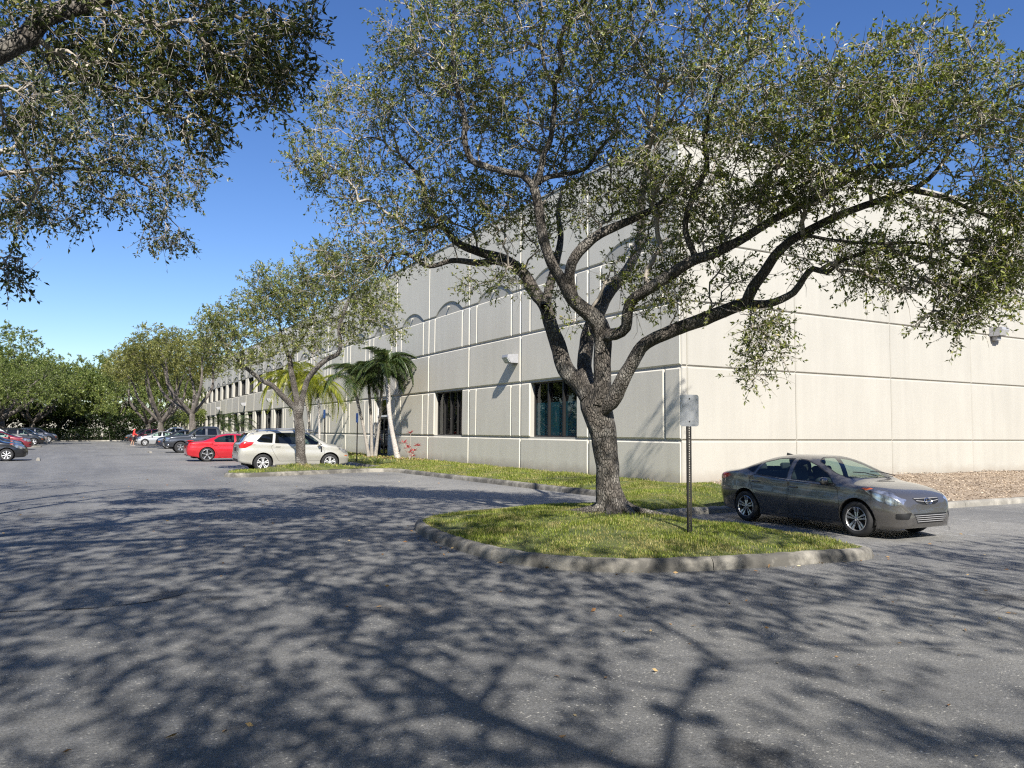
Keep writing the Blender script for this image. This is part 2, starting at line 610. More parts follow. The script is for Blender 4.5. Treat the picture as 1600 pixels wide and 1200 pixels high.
def catmull(pts, step=.15, closed=False):
    P = np.array(pts, float)
    out = []
    n = len(P)
    for i in range(n - 1):
        p0, p1, p2, p3 = P[max(i - 1, 0)], P[i], P[i + 1], P[min(i + 2, n - 1)]
        m = max(2, int(np.linalg.norm(p2 - p1) / step))
        for k in range(m):
            t = k / m
            out.append(.5 * ((2 * p1) + (-p0 + p2) * t + (2 * p0 - 5 * p1 + 4 * p2 - p3) * t * t + (-p0 + 3 * p1 - 3 * p2 + p3) * t ** 3))
    out.append(P[-1])
    return np.array(out)


KP = [(0.0, -.08), (.012, .085), (.035, .125), (.07, .148), (.15, .152), (.15, -.08)]


def kerb(path, sec=3.05, mat=None, name='kerb', zf=g, near=None):
    """kerb cast in sections: one child object per section, narrow open joints between"""
    seg = np.linalg.norm(np.diff(path, axis=0), axis=1)
    s = np.concatenate([[0], np.cumsum(seg)])
    top = MB()
    c = path[len(path) // 2]
    root = empty(name, (0, 0, 0))
    tag(root, kind='structure')
    tot = s[-1]
    k0 = 0.0
    while k0 < tot - .2:
        k1 = min(k0 + sec * random.uniform(.85, 1.1), tot)
        if tot - k1 < .8: k1 = tot
        m = max(2, int((k1 - k0) / .18))
        tt = np.linspace(k0 + .006, k1 - .006, m + 1)
        px = np.interp(tt, s, path[:, 0])
        py = np.interp(tt, s, path[:, 1])
        dx = np.gradient(px)
        dy = np.gradient(py)
        ln = np.hypot(dx, dy) + 1e-9
        nx, ny = dy / ln, -dx / ln          # lawn lies to the right of the path
        dz = random.uniform(-.006, .006)
        V = []
        for i in range(m + 1):
            zb = float(zf(px[i], py[i]))
            for d, z in KP:
                wob = .004 * math.sin(13 * tt[i] + 9 * z) + random.uniform(-.002, .002)
                V.append((px[i] + nx[i] * (d + wob), py[i] + ny[i] * (d + wob), zb + z + dz + wob))
        q = len(KP)
        F = []
        for i in range(m):
            for j in range(q - 1):
                F.append((i * q + j, i * q + j + 1, (i + 1) * q + j + 1, (i + 1) * q + j))
        mb = MB()
        mb.raw(V, F)
        mb.raw(V[:q], [tuple(range(q))])
        mb.raw(V[-q:], [tuple(reversed(range(q)))])
        o = mb.build('kerb_section', mat, root)
        auto_smooth(o, 50)
        k0 = k1
    return root


K_MAIN = [(10.15, 13.3), (10.15, 10.5), (10.15, 8.4), (9.95, 7.35), (9.3, 6.98), (8.4, 6.93), (7.5, 7.03), (6.45, 7.24), (5.55, 7.6), (4.95, 8.25),
          (4.66, 9.2), (4.62, 10.45), (4.72, 11.6), (5.0, 12.6), (5.75, 13.35), (7.2, 13.85), (8.9, 14.25), (10.4, 14.7), (11.35, 15.35), (11.68, 16.4),
          (11.6, 18.2), (11.42, 21), (11.2, 25), (11.0, 28.6), (10.85, 29.7), (10.2, 30.15), (9.0, 29.9), (7.0, 29.2), (5.3, 28.6), (4.65, 28.5), (4.3, 28.85),
          (4.3, 29.5), (4.8, 30.0), (6.5, 30.55), (8.5, 31.0), (10.2, 31.25), (10.85, 31.6), (11.0, 32.6), (11.0, 40), (11.0, 60), (11.0, 90), (11.0, 112)]
K_PATH = catmull(K_MAIN)
kerb(K_PATH, mat=M['kerb'])
K_BED = catmull([(60, 11.8), (40, 11.8), (17.6, 11.8), (16.6, 12.1), (16.0, 13.0), (14.8, 13.35), (12, 13.35), (10.35, 13.35)])
kerb(K_BED, mat=M['kerb_far'])


def offset_path(path, d):
    t = np.gradient(path, axis=0)
    t /= np.linalg.norm(t, axis=1)[:, None] + 1e-9
    return path + np.stack([t[:, 1], -t[:, 0]], 1) * d


def inside(poly, P):
    x, y = P[:, 0], P[:, 1]
    c = np.zeros(len(P), bool)
    n = len(poly)
    j = n - 1
    for i in range(n):
        xi, yi = poly[i]
        xj, yj = poly[j]
        if yi != yj:
            m = ((yi > y) != (yj > y)) & (x < (xj - xi) * (y - yi) / (yj - yi) + xi)
            c ^= m
        j = i
    return c


def dist_to(path, P):
    d = np.full(len(P), 1e9)
    sub = path[::2]
    for k in range(0, len(sub), 64):
        q = sub[k:k + 64]
        dd = np.min((P[:, None, 0] - q[None, :, 0]) ** 2 + (P[:, None, 1] - q[None, :, 1]) ** 2, axis=1)
        d = np.minimum(d, dd)
    return np.sqrt(d)


def region_mesh(name, poly, pts, zf):
    V2 = [Vector(p) for p in poly] + [Vector(p) for p in pts]
    n = len(poly)
    r = delaunay_2d_cdt(V2, [(i, (i + 1) % n) for i in range(n)], [list(range(n))], 1, 1e-4)
    P = np.array([(v.x, v.y) for v in r[0]])
    z = zf(P)
    me = bpy.data.meshes.new(name)
    me.from_pydata(np.column_stack([P, z]).tolist(), [], [tuple(f) for f in r[2]])
    me.polygons.foreach_set('use_smooth', [True] * len(me.polygons))
    return me


def lawn_h(P):
    P = np.atleast_2d(P)
    d = np.minimum(dist_to(K_PATH, P), dist_to(K_BED, P))
    pen = np.exp(-((P[:, 0] - 7.5) / 2.4) ** 2 - ((P[:, 1] - 30.1) / .9) ** 2)
    gg = g(P[:, 0], P[:, 1])
    wallish = smooth(12.5, 15.2, P[:, 0]) * smooth(15.5, 17.5, P[:, 1])
    bump = .012 * np.sin(P[:, 0] * 2.1 + 1) * np.sin(P[:, 1] * 1.7) + .008 * np.sin(P[:, 0] * 5 + P[:, 1] * 4.3)
    return .135 + gg * (1 - smooth(0, 2.2, d)) + .17 * smooth(0, 2.4, d) * (1 - .55 * wallish) + bump * smooth(0, .5, d) + .20 * pen * smooth(0, .7, d)


edge = offset_path(K_PATH, .13)
lawn_poly = [tuple(p) for p in edge[::3]] + [(15.2, 112), (15.2, 60), (15.2, 17.40), (14.9, 15.6), (14.8, 13.47), (11.5, 13.45)]
bb = np.array(lawn_poly)
gx = np.stack(np.meshgrid(np.arange(4, 15.2, .3), np.arange(6.5, 36, .3)), -1).reshape(-1, 2) + rng.uniform(-.08, .08, (1, 2))
gx2 = np.stack(np.meshgrid(np.arange(11, 15.2, .8), np.arange(36, 112, 1.5)), -1).reshape(-1, 2)
gpts = np.concatenate([gx, gx2])
gpts = gpts[inside(lawn_poly, gpts)]
gpts = gpts[dist_to(np.array(lawn_poly), gpts) > .1]
lawn = link('lawn', region_mesh('lawn', lawn_poly, gpts.tolist(), lawn_h), M['lawn'])
tag(lawn, kind='structure')

bed_edge = offset_path(K_BED, .13)[::6]


def bed_h(P):
    P = np.atleast_2d(P)
    t = np.clip((P[:, 1] - 11.8) / 5.6, 0, 1)
    return -.03 + .02 * t + .30 * t ** .8 * smooth(13, 19, P[:, 0]) + .16 * (1 - smooth(13, 19, P[:, 0])) * t + .025 * np.sin(P[:, 0] * 1.3) * np.sin(P[:, 1] * 1.9) + .02 * np.sin(P[:, 0] * 3.7 + P[:, 1] * 2)


bed_poly = [tuple(p) for p in bed_edge if p[0] > 14.85] + [(14.8, 13.47), (14.9, 15.6), (15.2, 17.40), (60, 17.40)]
bp = np.stack(np.meshgrid(np.arange(14.8, 60, .5), np.arange(12, 17.4, .5)), -1).reshape(-1, 2)
bp = bp[inside(bed_poly, bp)]
bp = bp[dist_to(np.array(bed_poly), bp) > .1]
tag(link('planting_bed', region_mesh('planting_bed', bed_poly, bp.tolist(), bed_h), M['mulch']), kind='structure')
# left verge, far verge, left stall islands
LV = catmull([(-8.8, -30), (-8.8, 20), (-8.8, 60), (-8.8, 116), (-4, 117.5), (4, 117.5), (10, 117), (10.9, 113)], .5)
kerb(offset_path(LV, 0)[::-1], mat=M['kerb_far'], sec=6)
vp = [(-8.9, -30)] + [(-8.9, 116), (-4, 117.6), (4, 117.6), (10, 117.1), (15, 113), (60, 113), (60, 170), (-70, 170), (-70, -30)]
vpts = np.stack(np.meshgrid(np.arange(-68, 58, 4.0), np.arange(-28, 168, 4.0)), -1).reshape(-1, 2)
vpts = vpts[inside(vp, vpts)]
vpts = vpts[dist_to(np.array(vp), vpts) > .6]
tag(link('verge', region_mesh('verge', vp, vpts.tolist(), lambda P: .13 + .06 * np.sin(P[:, 0] * .4) * np.sin(P[:, 1] * .3)), M['ground']), kind='structure')
for yy in (80.5, 101.5):
    pth = catmull([(-8.6, yy + 1.3), (-5.0, yy + 1.3), (-4.1, yy + .9), (-3.7, yy), (-4.1, yy - .9), (-5.0, yy - 1.3), (-8.6, yy - 1.3)], .3)
    kerb(pth[::-1] if False else pth, mat=M['kerb_far'], sec=2.5)
    pl = [tuple(p) for p in offset_path(pth, .13)]
    tag(link('stall_island', region_mesh('stall_island', pl, [(-5, yy), (-7, yy)], lambda P: .14 + P[:, 0] * 0), M['ground']), kind='structure')


def stripe_mat():
    t = NT('worn_line_paint')
    w = t.world()
    n = t.ramp(t.noise(w, 14, 5, .8), [(.44, 0.0), (.62, .8)])
    big = t.ramp(t.noise(w, .8, 3), [(.35, .05), (.65, .7)])
    a = t.math('MULTIPLY', n, big)
    tr = t.n('ShaderNodeBsdfTransparent')
    p = t.pbsdf((.55, .55, .53), .8)
    ms = t.n('ShaderNodeMixShader')
    t.l(a, ms.inputs[0])
    t.l(tr.outputs[0], ms.inputs[1])
    t.l(p, ms.inputs[2])
    return t.done(ms.outputs[0])


M['stripe'] = stripe_mat()


def line_mark(x0, y0, x1, y1, w=.10):
    mb = MB()
    d = Vector((x1 - x0, y1 - y0)).normalized()
    n = Vector((-d.y, d.x)) * w / 2
    k = 10
    V, F = [], []
    for i in range(k + 1):
        t = i / k
        x, y = x0 + (x1 - x0) * t, y0 + (y1 - y0) * t
        for s in (-1, 1):
            xx, yy = x + n.x * s, y + n.y * s
            V.append((xx, yy, float(g(xx, yy)) + .006))
    for i in range(k): F.append((2 * i, 2 * i + 1, 2 * i + 3, 2 * i + 2))
    mb.raw(V, F)
    tag(mb.build('stall_line', M['stripe']), kind='structure')


for i in range(24):
    y = 34.1 + i * 2.75
    if y < 108: line_mark(5.4, y, 10.8, y)
for i in range(26):
    y = 36.6 + i * 2.75
    if abs(y - 80.5) > 2 and abs(y - 101.5) > 2: line_mark(-8.4, y, -3.3, y)
for (a, b, c, d) in ((-2.9, 30.2, 1.4, 33.8), (-1.2, 27.2, 2.4, 30.4), (-4.0, 31.5, -.6, 34.6), (12.9, 5.0, 14.6, 9.2), (13.9, 12.9, 13.95, 8.4), (16.7, 11.5, 16.9, 6.9), (19.5, 11.6, 19.7, 7.0), (22.3, 11.6, 22.5, 7.0)):
    line_mark(a, b, c, d)

def gpt(px, py):
    d = _f + _R * (px - 800) / FPX - _U * (py - 600) / FPX
    return d[:2] * (EYE / -d[2])


for (a, b, c, d, w_) in ((60, 741, 190, 738, .12), (120, 752, 240, 744, .12)):
    p_, q_ = gpt(a, b), gpt(c, d)
    line_mark(p_[0], p_[1], q_[0], q_[1], w_)

def crack(pts, w, label=None):
    mb = MB()
    q = catmull([gpt(*p) for p in pts], .05)
    V, F = [], []
    for i, (x, y) in enumerate(q):
        h = w * (.35 + random.random()) * .5
        j = random.uniform(-.012, .012)
        V += [(x, y - h + j, float(g(x, y)) + .005), (x, y + h + j, float(g(x, y)) + .005)]
    for i in range(len(q) - 1): F.append((2 * i, 2 * i + 2, 2 * i + 3, 2 * i + 1))
    mb.raw(V, F)
    tag(mb.build('asphalt_crack', M['gap']), kind='structure')


crack([(-40, 960), (40, 955), (100, 953), (160, 949), (215, 943), (262, 935)], .022)
crack([(262, 935), (300, 925), (330, 921)], .014)
crack([(1330, 985), (1420, 1010), (1520, 1018), (1620, 1045)], .010)

# ------------------------------------------------------------------ building
BX, BY = 15.26, 17.46
bld = empty('warehouse_building', (BX, BY, 0))
tag(bld, 'long greige tilt up concrete warehouse with blind arches and a cream end wall', 'building')
PW, NL, NR = 4.85, 35, 9
HT = 10.85
J = .035            # half joint
ROWS = [(-.3, 1.45), (1.45, 3.66), (3.66, 5.62), (5.62, 7.48), (7.48, HT)]
PT = .05            # panels stand proud of the joint by this much
SUB = .78           # side strip width
_panel_mesh = {}
PANEL_MB_LEFT = 0


def panel(y0, y1, z0, z1, side, arch=False, mat=None):
    """one raised field of the tilt-up wall; alike fields share a mesh"""
    w, h = round(y1 - y0, 3), round(z1 - z0, 3)
    key = (w, h, side, arch)
    if key not in _panel_mesh:
        mb = MB()
        c = .045 if side == 'L' else .028
        if not arch:
            # bevelled slab: face at x=0, back at PT (local), width w, height h
            P = [(PT + .02, 0, 0), (PT + .02, w, 0), (PT + .02, w, h), (PT + .02, 0, h), (min(c, PT), 0, 0), (min(c, PT), w, 0), (min(c, PT), w, h), (min(c, PT), 0, h), (0, c, c), (0, w - c, c), (0, w - c, h - c), (0, c, h - c)]
            F = [(8, 9, 10, 11), (4, 5, 9, 8), (5, 6, 10, 9), (6, 7, 11, 10), (7, 4, 8, 11), (0, 1, 5, 4), (1, 2, 6, 5), (2, 3, 7, 6), (3, 0, 4, 7)]
        else:
            a0, a1, rise = SUB + .02, w - SUB - .02, .52
            ch = a1 - a0
            R = (ch * ch / 4 + rise * rise) / (2 * rise)
            cy, cz = (a0 + a1) / 2, rise - R
            th = math.asin(ch / 2 / R)
            arc = [(cy - R * math.sin(th - 2 * th * i / 14), cz + R * math.cos(th - 2 * th * i / 14)) for i in range(15)]
            out = [(0, 0)] + arc + [(w, 0), (w, h), (0, h)]
            out = [(0, 0), (a0, 0)] + arc[1:-1] + [(a1, 0), (w, 0), (w, h), (0, h)]
            n = len(out)
            inn = []
            for i in range(n):
                p_, q_, r_ = Vector(out[i - 1]), Vector(out[i]), Vector(out[(i + 1) % n])
                e1, e2 = (q_ - p_).normalized(), (r_ - q_).normalized()
                n1, n2 = Vector((-e1.y, e1.x)), Vector((-e2.y, e2.x))
                m_ = n1 + n2
                inn.append(tuple(q_ + m_ / max(m_.dot(n1), .5) * .03))
            P = [(0, *p) for p in inn] + [(.03, *p) for p in out] + [(PT + .02, *p) for p in out]
            F = [tuple(range(n))] + [(k * n + i, k * n + (i + 1) % n, (k + 1) * n + (i + 1) % n, (k + 1) * n + i) for k in (0, 1) for i in range(n)]
        if side == 'R':
            P = [(p[1], p[0], p[2]) for p in P]
        mb.raw(P, F)
        me = mb.mesh('wall_panel')
        me.materials.append(mat)
        _panel_mesh[key] = me
    o = bpy.data.objects.new('wall_panel', _panel_mesh[key])
    COL.objects.link(o)
    o.parent = bld
    o.location = (0, y0, z0) if side == 'L' else (y0, 0, z0)
    return o


core = MB()
DEEP = .34


def core_cell(y0, y1, z0, z1, hole=None):
    if hole is None:
        core.box((PT, y0, z0), (DEEP, y1, z1))
        return
    a0, a1, b0, b1 = hole
    if a0 > y0: core.box((PT, y0, z0), (DEEP, a0, z1))
    if a1 < y1: core.box((PT, a1, z0), (DEEP, y1, z1))
    if b0 > z0: core.box((PT, a0, z0), (DEEP, a1, b0))
    if b1 < z1: core.box((PT, a0, b1), (DEEP, a1, z1))


def make_window(y0, y1, z0, z1, panes, film=0.0, transom=0.0):
    """dark bronze frame set back in the wall, with mullions and a pane per light"""
    fr = MB()
    t, xf, xb = .055, .20, .30
    fr.box((xf, y0 + .003, z0 + .003), (xb, y1 - .003, z0 + t))
    fr.box((xf, y0 + .003, z1 - t), (xb, y1 - .003, z1 - .003))
    fr.box((xf, y0 + .003, z0 + t), (xb, y0 + t, z1 - t))
    fr.box((xf, y1 - t, z0 + t), (xb, y1 - .003, z1 - t))
    w = fr.build('window', M['frame'], bld)
    pw = (y1 - y0 - 2 * t) / panes
    for i in range(1, panes):
        c = y0 + t + pw * i
        MB().box((xf - .035, c - .035, z0 + t), (xb - .004, c + .035, z1 - t)).build('mullion', M['frame'], w)
    for i in range(panes):
        a = y0 + t + pw * i + (.035 if i else 0)
        b = y0 + t + pw * (i + 1) - (.035 if i < panes - 1 else 0)
        MB().box((.262, a, z0 + t), (.268, b, z1 - t)).build('pane', M['win_glass'], w)
        if film > 0:
            MB().box((.272, a, z0 + t), (.276, b, z0 + t + (z1 - z0 - 2 * t) * film)).build('window_film', M['film'], w)
    return w


room = MB()
for i in range(NL):
    a, b = i * PW, (i + 1) * PW
    m0, m1 = a + SUB, b - SUB
    far = i >= 11
    win_lo = i in (1, 3) or far
    win_up = far
    door = i == 5
    for r, (z0, z1) in enumerate(ROWS):
        y0, y1 = a + J, b - J
        zz0, zz1 = z0 + J, z1 - (J if r < 4 else 0)
        split = r in (1, 3)
        hole = None
        if split:
            if r == 1 and win_lo: hole = (m0, m1, zz0, zz1)
            if r == 3 and win_up: hole = (m0, m1, zz0, zz1)
            if r == 1 and door: hole = (m0 + .5, m1 - .35, -.3, zz1)
        if r == 0 and door: hole = (m0 + .5, m1 - .35, z0, z1)
        core_cell(a if i else PT, b, z0, z1, hole if not (r == 1 and door) else (m0 + .5, m1 - .35, z0, zz1))
        if r == 0 and door:
            panel(y0, m0 + .5, zz0, zz1, 'L', mat=M['field'])
            panel(m1 - .35, y1, zz0, zz1, 'L', mat=M['field'])
        elif split:
            panel(y0, m0 - .025, zz0, zz1, 'L', mat=M['field'])
            panel(m1 + .025, y1, zz0, zz1, 'L', mat=M['field'])
            if hole is None: panel(m0 + .025, m1 - .025, zz0, zz1, 'L', mat=M['field'])
            elif r == 1 and door:
                panel(m0 + .025, m0 + .5, zz0, zz1, 'L', mat=M['field'])
                panel(m1 - .35, m1 - .025, zz0, zz1, 'L', mat=M['field'])
            else:
                npn = 3 if i == 1 else (4 if i == 3 else 3)
                if i < 26: make_window(m0, m1, zz0, zz1, npn, .63 if i == 1 else 0)
                else: make_window(m0, m1, zz0, zz1, 2)
        else:
            panel(y0, y1, zz0, zz1, 'L', arch=(r == 4), mat=M['field'])
for i in range(NR):
    a, b = i * PW, (i + 1) * PW
    for r, (z0, z1) in enumerate(ROWS):
        y0 = a + (J if i else .26)
        if i == 0: panel(J * .8, .225, z0 + J * .8, z1 - (J * .8 if r < 4 else 0), 'R', mat=M['cream'])
        panel(y0 if i == 0 else a + .012, b - .012, z0 + J * .7, z1 - (J * .7 if r < 4 else 0), 'R', mat=M['cream'])
core.box((DEEP + .0005, PT, -.3), (NR * PW, DEEP, HT))                 # end wall backing
core.box((NR * PW - .3, DEEP, -.3), (NR * PW, NL * PW, HT))
core.box((DEEP, NL * PW - .3, -.3), (NR * PW - .3, NL * PW, HT))
core.build('wall', M['cream'], bld)
MB().box((DEEP + 1.6, DEEP + .3, -.3), (DEEP + 1.7, NL * PW - .4, HT - .6)).build('dark_backing', M['room'], bld)  # black sheet behind the glass, standing in for the darkness indoors
MB().box((DEEP, DEEP, HT - .55), (NR * PW - .3, NL * PW - .3, HT - .4)).build('roof', M['kerb_far'], bld)
cp = MB()
cp.box((-.03, -.03, HT + .003), (.36, NL * PW, HT + .07))
cp.box((.362, -.03, HT + .003), (NR * PW, .36, HT + .07))
cp.build('parapet_cap', M['cream'], bld)
# arch studs
for i in range(0, 20):
    c = i * PW + PW / 2
    st = MB()
    st.box((-.07, c - .03, 7.78), (PT + .0, c + .03, 7.84))
    st.box((-.07, c - .03, 7.70), (-.045, c + .03, 7.78))
    st.build('arch_stud', M['cream'], bld)


def wall_light(y, z, side='L', s=1.0):
    b = MB()
    # wedge housing: back plate, sloped front with lens
    P = [(0, z - .17), (-.34, z - .17), (-.50, z + .06), (-.48, z + .16), (0, z + .20)]
    w = .25
    V = []
    if side == 'L':
        b.prism([(p[0] * s, p[1]) for p in P], 1, y - w, y + w)
        o = b.build('wall_light', M['wl_body'], bld)
        l = MB().prism([(-.365, z - .145), (-.385, z - .150), (-.522, z + .05), (-.500, z + .05)], 1, y - w + .03, y + w - .03)
        l.build('lens', M['wl_lens'], o)
        MB().box((-.06, y - .15, z - .235), (-.002, y + .15, z - .172)).build('mount', M['wl_body'], o)
    else:
        b.prism([(p[0] * s, p[1]) for p in P], 0, y - w, y + w)
        # prism along x keeps (y,z) pairs
        o = b.build('wall_light', M['wl_body'], bld)
        MB().prism([(-.365, z - .145), (-.385, z - .150), (-.522, z + .05), (-.500, z + .05)], 0, y - w + .03, y + w - .03).build('lens', M['wl_lens'], o)
        MB().box((y - .13, -.24, z - .33), (y + .13, -.05, z - .172)).build('mount', M['wl_body'], o)


for i in (2, 12, 15, 19, 23, 28): wall_light(i * PW + .45, 4.66 if i == 2 else 4.55)
wall_light(16.1, 5.75, 'R')
# entrance
d0, d1 = 5 * PW + SUB + .5, 6 * PW - SUB - .35
fr = MB()
for (a, b, z0, z1) in ((d0, d0 + .09, .1, 3.62), (d1 - .09, d1, .1, 3.62), (d0 + .09, d1 - .09, 3.53, 3.62), (d0 + .09, d1 - .09, 2.5, 2.62)):
    fr.box((.18, a + .003, z0), (.29, b - .003, z1))
df = fr.build('door_frame', M['whiteframe'], bld)
MB().box((.25, d0 + .09, 2.62), (.256, d1 - .09, 3.53)).build('transom_pane', M['win_glass'], df)
dr = MB()
mid = (d0 + d1) / 2
for (a, b) in ((d0 + .095, mid - .01), (mid + .01, d1 - .095)):
    dr.box((.20, a, .16), (.25, a + .09, 2.48))
    dr.box((.20, b - .09, .16), (.25, b, 2.48))
    dr.box((.20, a + .09, .16), (.25, b - .09, .32))
    dr.box((.20, a + .09, 2.38), (.25, b - .09, 2.48))
door = dr.build('door', M['frame'], bld)
MB().box((.222, d0 + .19, .32), (.228, mid - .1, 2.38)).box((.222, mid + .1, .32), (.228, d1 - .19, 2.38)).build('door_pane', M['win_glass'], door)
MB().tube([(.17, mid - .06, 1.0), (.17, mid - .06, 1.5)], .012).tube([(.17, mid + .06, 1.0), (.17, mid + .06, 1.5)], .012).build('handle', M['chrome'], door)
tag(MB().box((11.2, BY + 5 * PW + .3, -.05), (15.2, BY + 6 * PW - .2, .19), ch=.01).build('walkway', M['kerb_far']), kind='structure')

# ------------------------------------------------------------------ trees
def perp(T):
    up = np.where(np.abs(T[:, 2:3]) < .9, np.array([[0, 0, 1.0]]), np.array([[1.0, 0, 0]]))
    a = np.cross(T, up)
    a /= np.linalg.norm(a, axis=1)[:, None] + 1e-9
    return a, np.cross(a, T)


def edge_tubes(A, B, ra, rb, n):
    T = B - A
    T = T / (np.linalg.norm(T, axis=1)[:, None] + 1e-9)
    a, b = perp(T)
    an = 2 * np.pi * np.arange(n) / n
    ring = a[:, None, :] * np.cos(an)[None, :, None] + b[:, None, :] * np.sin(an)[None, :, None]
    V = np.stack([A[:, None, :] + ring * ra[:, None, None], B[:, None, :] + ring * rb[:, None, None]], 1)   # E,2,n,3
    E = len(A)
    base = (np.arange(E) * 2 * n)[:, None]
    k = np.arange(n)[None, :]
    k2 = (k + 1) % n
    F = np.stack([base + k, base + k2, base + n + k2, base + n + k], -1).reshape(-1, 4)
    return V.reshape(-1, 3), F


def limb_mesh(path, rad, n=14, seed=0, flare=0.0):
    """smooth tapering limb with an uneven, knotty surface"""
    P = catmull(path, .09)
    s = np.linspace(0, 1, len(P))
    R = np.interp(s, np.linspace(0, 1, len(rad)), rad)
    r = np.random.default_rng(seed)
    T = np.gradient(P, axis=0)
    T /= np.linalg.norm(T, axis=1)[:, None] + 1e-9
    # parallel frame
    a = np.cross(T[0], [0, 1, 0.2])
    a /= np.linalg.norm(a)
    V = []
    an = 2 * np.pi * np.arange(n) / n
    ph = r.uniform(0, 6.28, 6)
    L = np.concatenate([[0], np.cumsum(np.linalg.norm(np.diff(P, axis=0), axis=1))])
    for i in range(len(P)):
        a = a - T[i] * np.dot(a, T[i])
        a /= np.linalg.norm(a) + 1e-9
        b = np.cross(T[i], a)
        f = 1 + .07 * np.sin(2 * an + ph[0] + L[i] * 2.3) + .05 * np.sin(3 * an + ph[1] - L[i] * 3.1) + .05 * np.sin(L[i] * 9 + ph[2]) * np.sin(an + ph[3]) + .035 * np.sin(5 * an + ph[4] + L[i] * 7) + r.uniform(-.03, .03, n)
        if flare:
            k = math.exp(-L[i] / .17)
            f = f * (1 + flare * k * (1 + .75 * np.sin(5 * an + ph[5]) + .35 * np.sin(3 * an + 1)))
        V.append(P[i] + (a * np.cos(an)[:, None] + b * np.sin(an)[:, None]) * (R[i] * f)[:, None])
    V = np.array(V)
    m = len(P)
    base = (np.arange(m - 1) * n)[:, None]
    k = np.arange(n)[None, :]
    k2 = (k + 1) % n
    F = np.stack([base + k, base + k2, base + n + k2, base + n + k], -1).reshape(-1, 4)
    V = V.reshape(-1, 3)
    # close the far end with a degenerate ring
    V = np.concatenate([V, np.repeat(P[-1:], n, 0)])
    base = (m - 1) * n
    k = np.arange(n)
    k2 = (k + 1) % n
    F = np.concatenate([F, np.stack([base + k, base + k2, base + n + k2, base + n + k], -1)])
    return V, F, P, R


def mst(nodes, npar, nrad, pts, bf=.25):
    """join scattered twig points to the limbs with short, low-cost branches"""
    n0, n1 = len(nodes), len(pts)
    P = np.concatenate([nodes, pts])
    par = np.concatenate([npar, np.full(n1, -1)])
    path = np.zeros(n0 + n1)
    for i in range(n0):
        if par[i] >= 0: path[i] = path[par[i]] + np.linalg.norm(P[i] - P[par[i]])
    best = np.full(n1, np.inf)
    who = np.zeros(n1, int)
    for c in range(0, n0, 256):
        D = np.linalg.norm(pts[:, None, :] - nodes[None, c:c + 256, :], axis=2)
        Cc = D + bf * path[None, c:min(c + 256, n0)]
        j = np.argmin(Cc, 1)
        v = Cc[np.arange(n1), j]
        m = v < best
        best[m] = v[m]
        who[m] = j[m] + c
    done = np.zeros(n1, bool)
    order = []
    for _ in range(n1):
        i = int(np.argmin(np.where(done, np.inf, best)))
        done[i] = True
        par[n0 + i] = who[i]
        path[n0 + i] = path[who[i]] + np.linalg.norm(P[n0 + i] - P[who[i]])
        order.append(n0 + i)
        cst = np.linalg.norm(pts - pts[i], axis=1) + bf * path[n0 + i]
        m = (cst < best) & ~done
        best[m] = cst[m]
        who[m] = n0 + i
    # pipe model radii
    area = np.zeros(n0 + n1)
    area[n0:] += .0042 ** 2.45
    for i in reversed(order): area[par[i]] += area[i]
    rad = area ** (1 / 2.45)
    return P, par, rad, order


def leaves_np(base, direc, size, r, fold=.25, width=.42):
    N = len(base)
    up = r.normal(0, .55, (N, 3)) + np.array([0, 0, .75])
    a = np.cross(direc, up)
    a /= np.linalg.norm(a, axis=1)[:, None] + 1e-9
    nrm = np.cross(a, direc)
    L = (size * r.uniform(.7, 1.3, N))[:, None]
    mid = base + direc * L * .52
    hw = a * L * width * .5
    V = np.stack([base, mid + hw + nrm * L * fold * .3, base + direc * L, mid - hw + nrm * L * fold * .3], 1)
    F = np.arange(N * 4).reshape(-1, 4)
    return V.reshape(-1, 3), F


def unit(v):
    return v / (np.linalg.norm(v, axis=-1, keepdims=True) + 1e-9)


def blobs_to_points(blobs, r, flat=.8):
    """blobs: (centre, radius, count)"""
    out = []
    for c, rad, n in blobs:
        d = unit(r.normal(0, 1, (n, 3)))
        q = d * (r.uniform(.15, 1, n) ** (1 / 2.2))[:, None] * rad
        q[:, 2] *= flat
        out.append(np.asarray(c) + q)
    return np.concatenate(out)


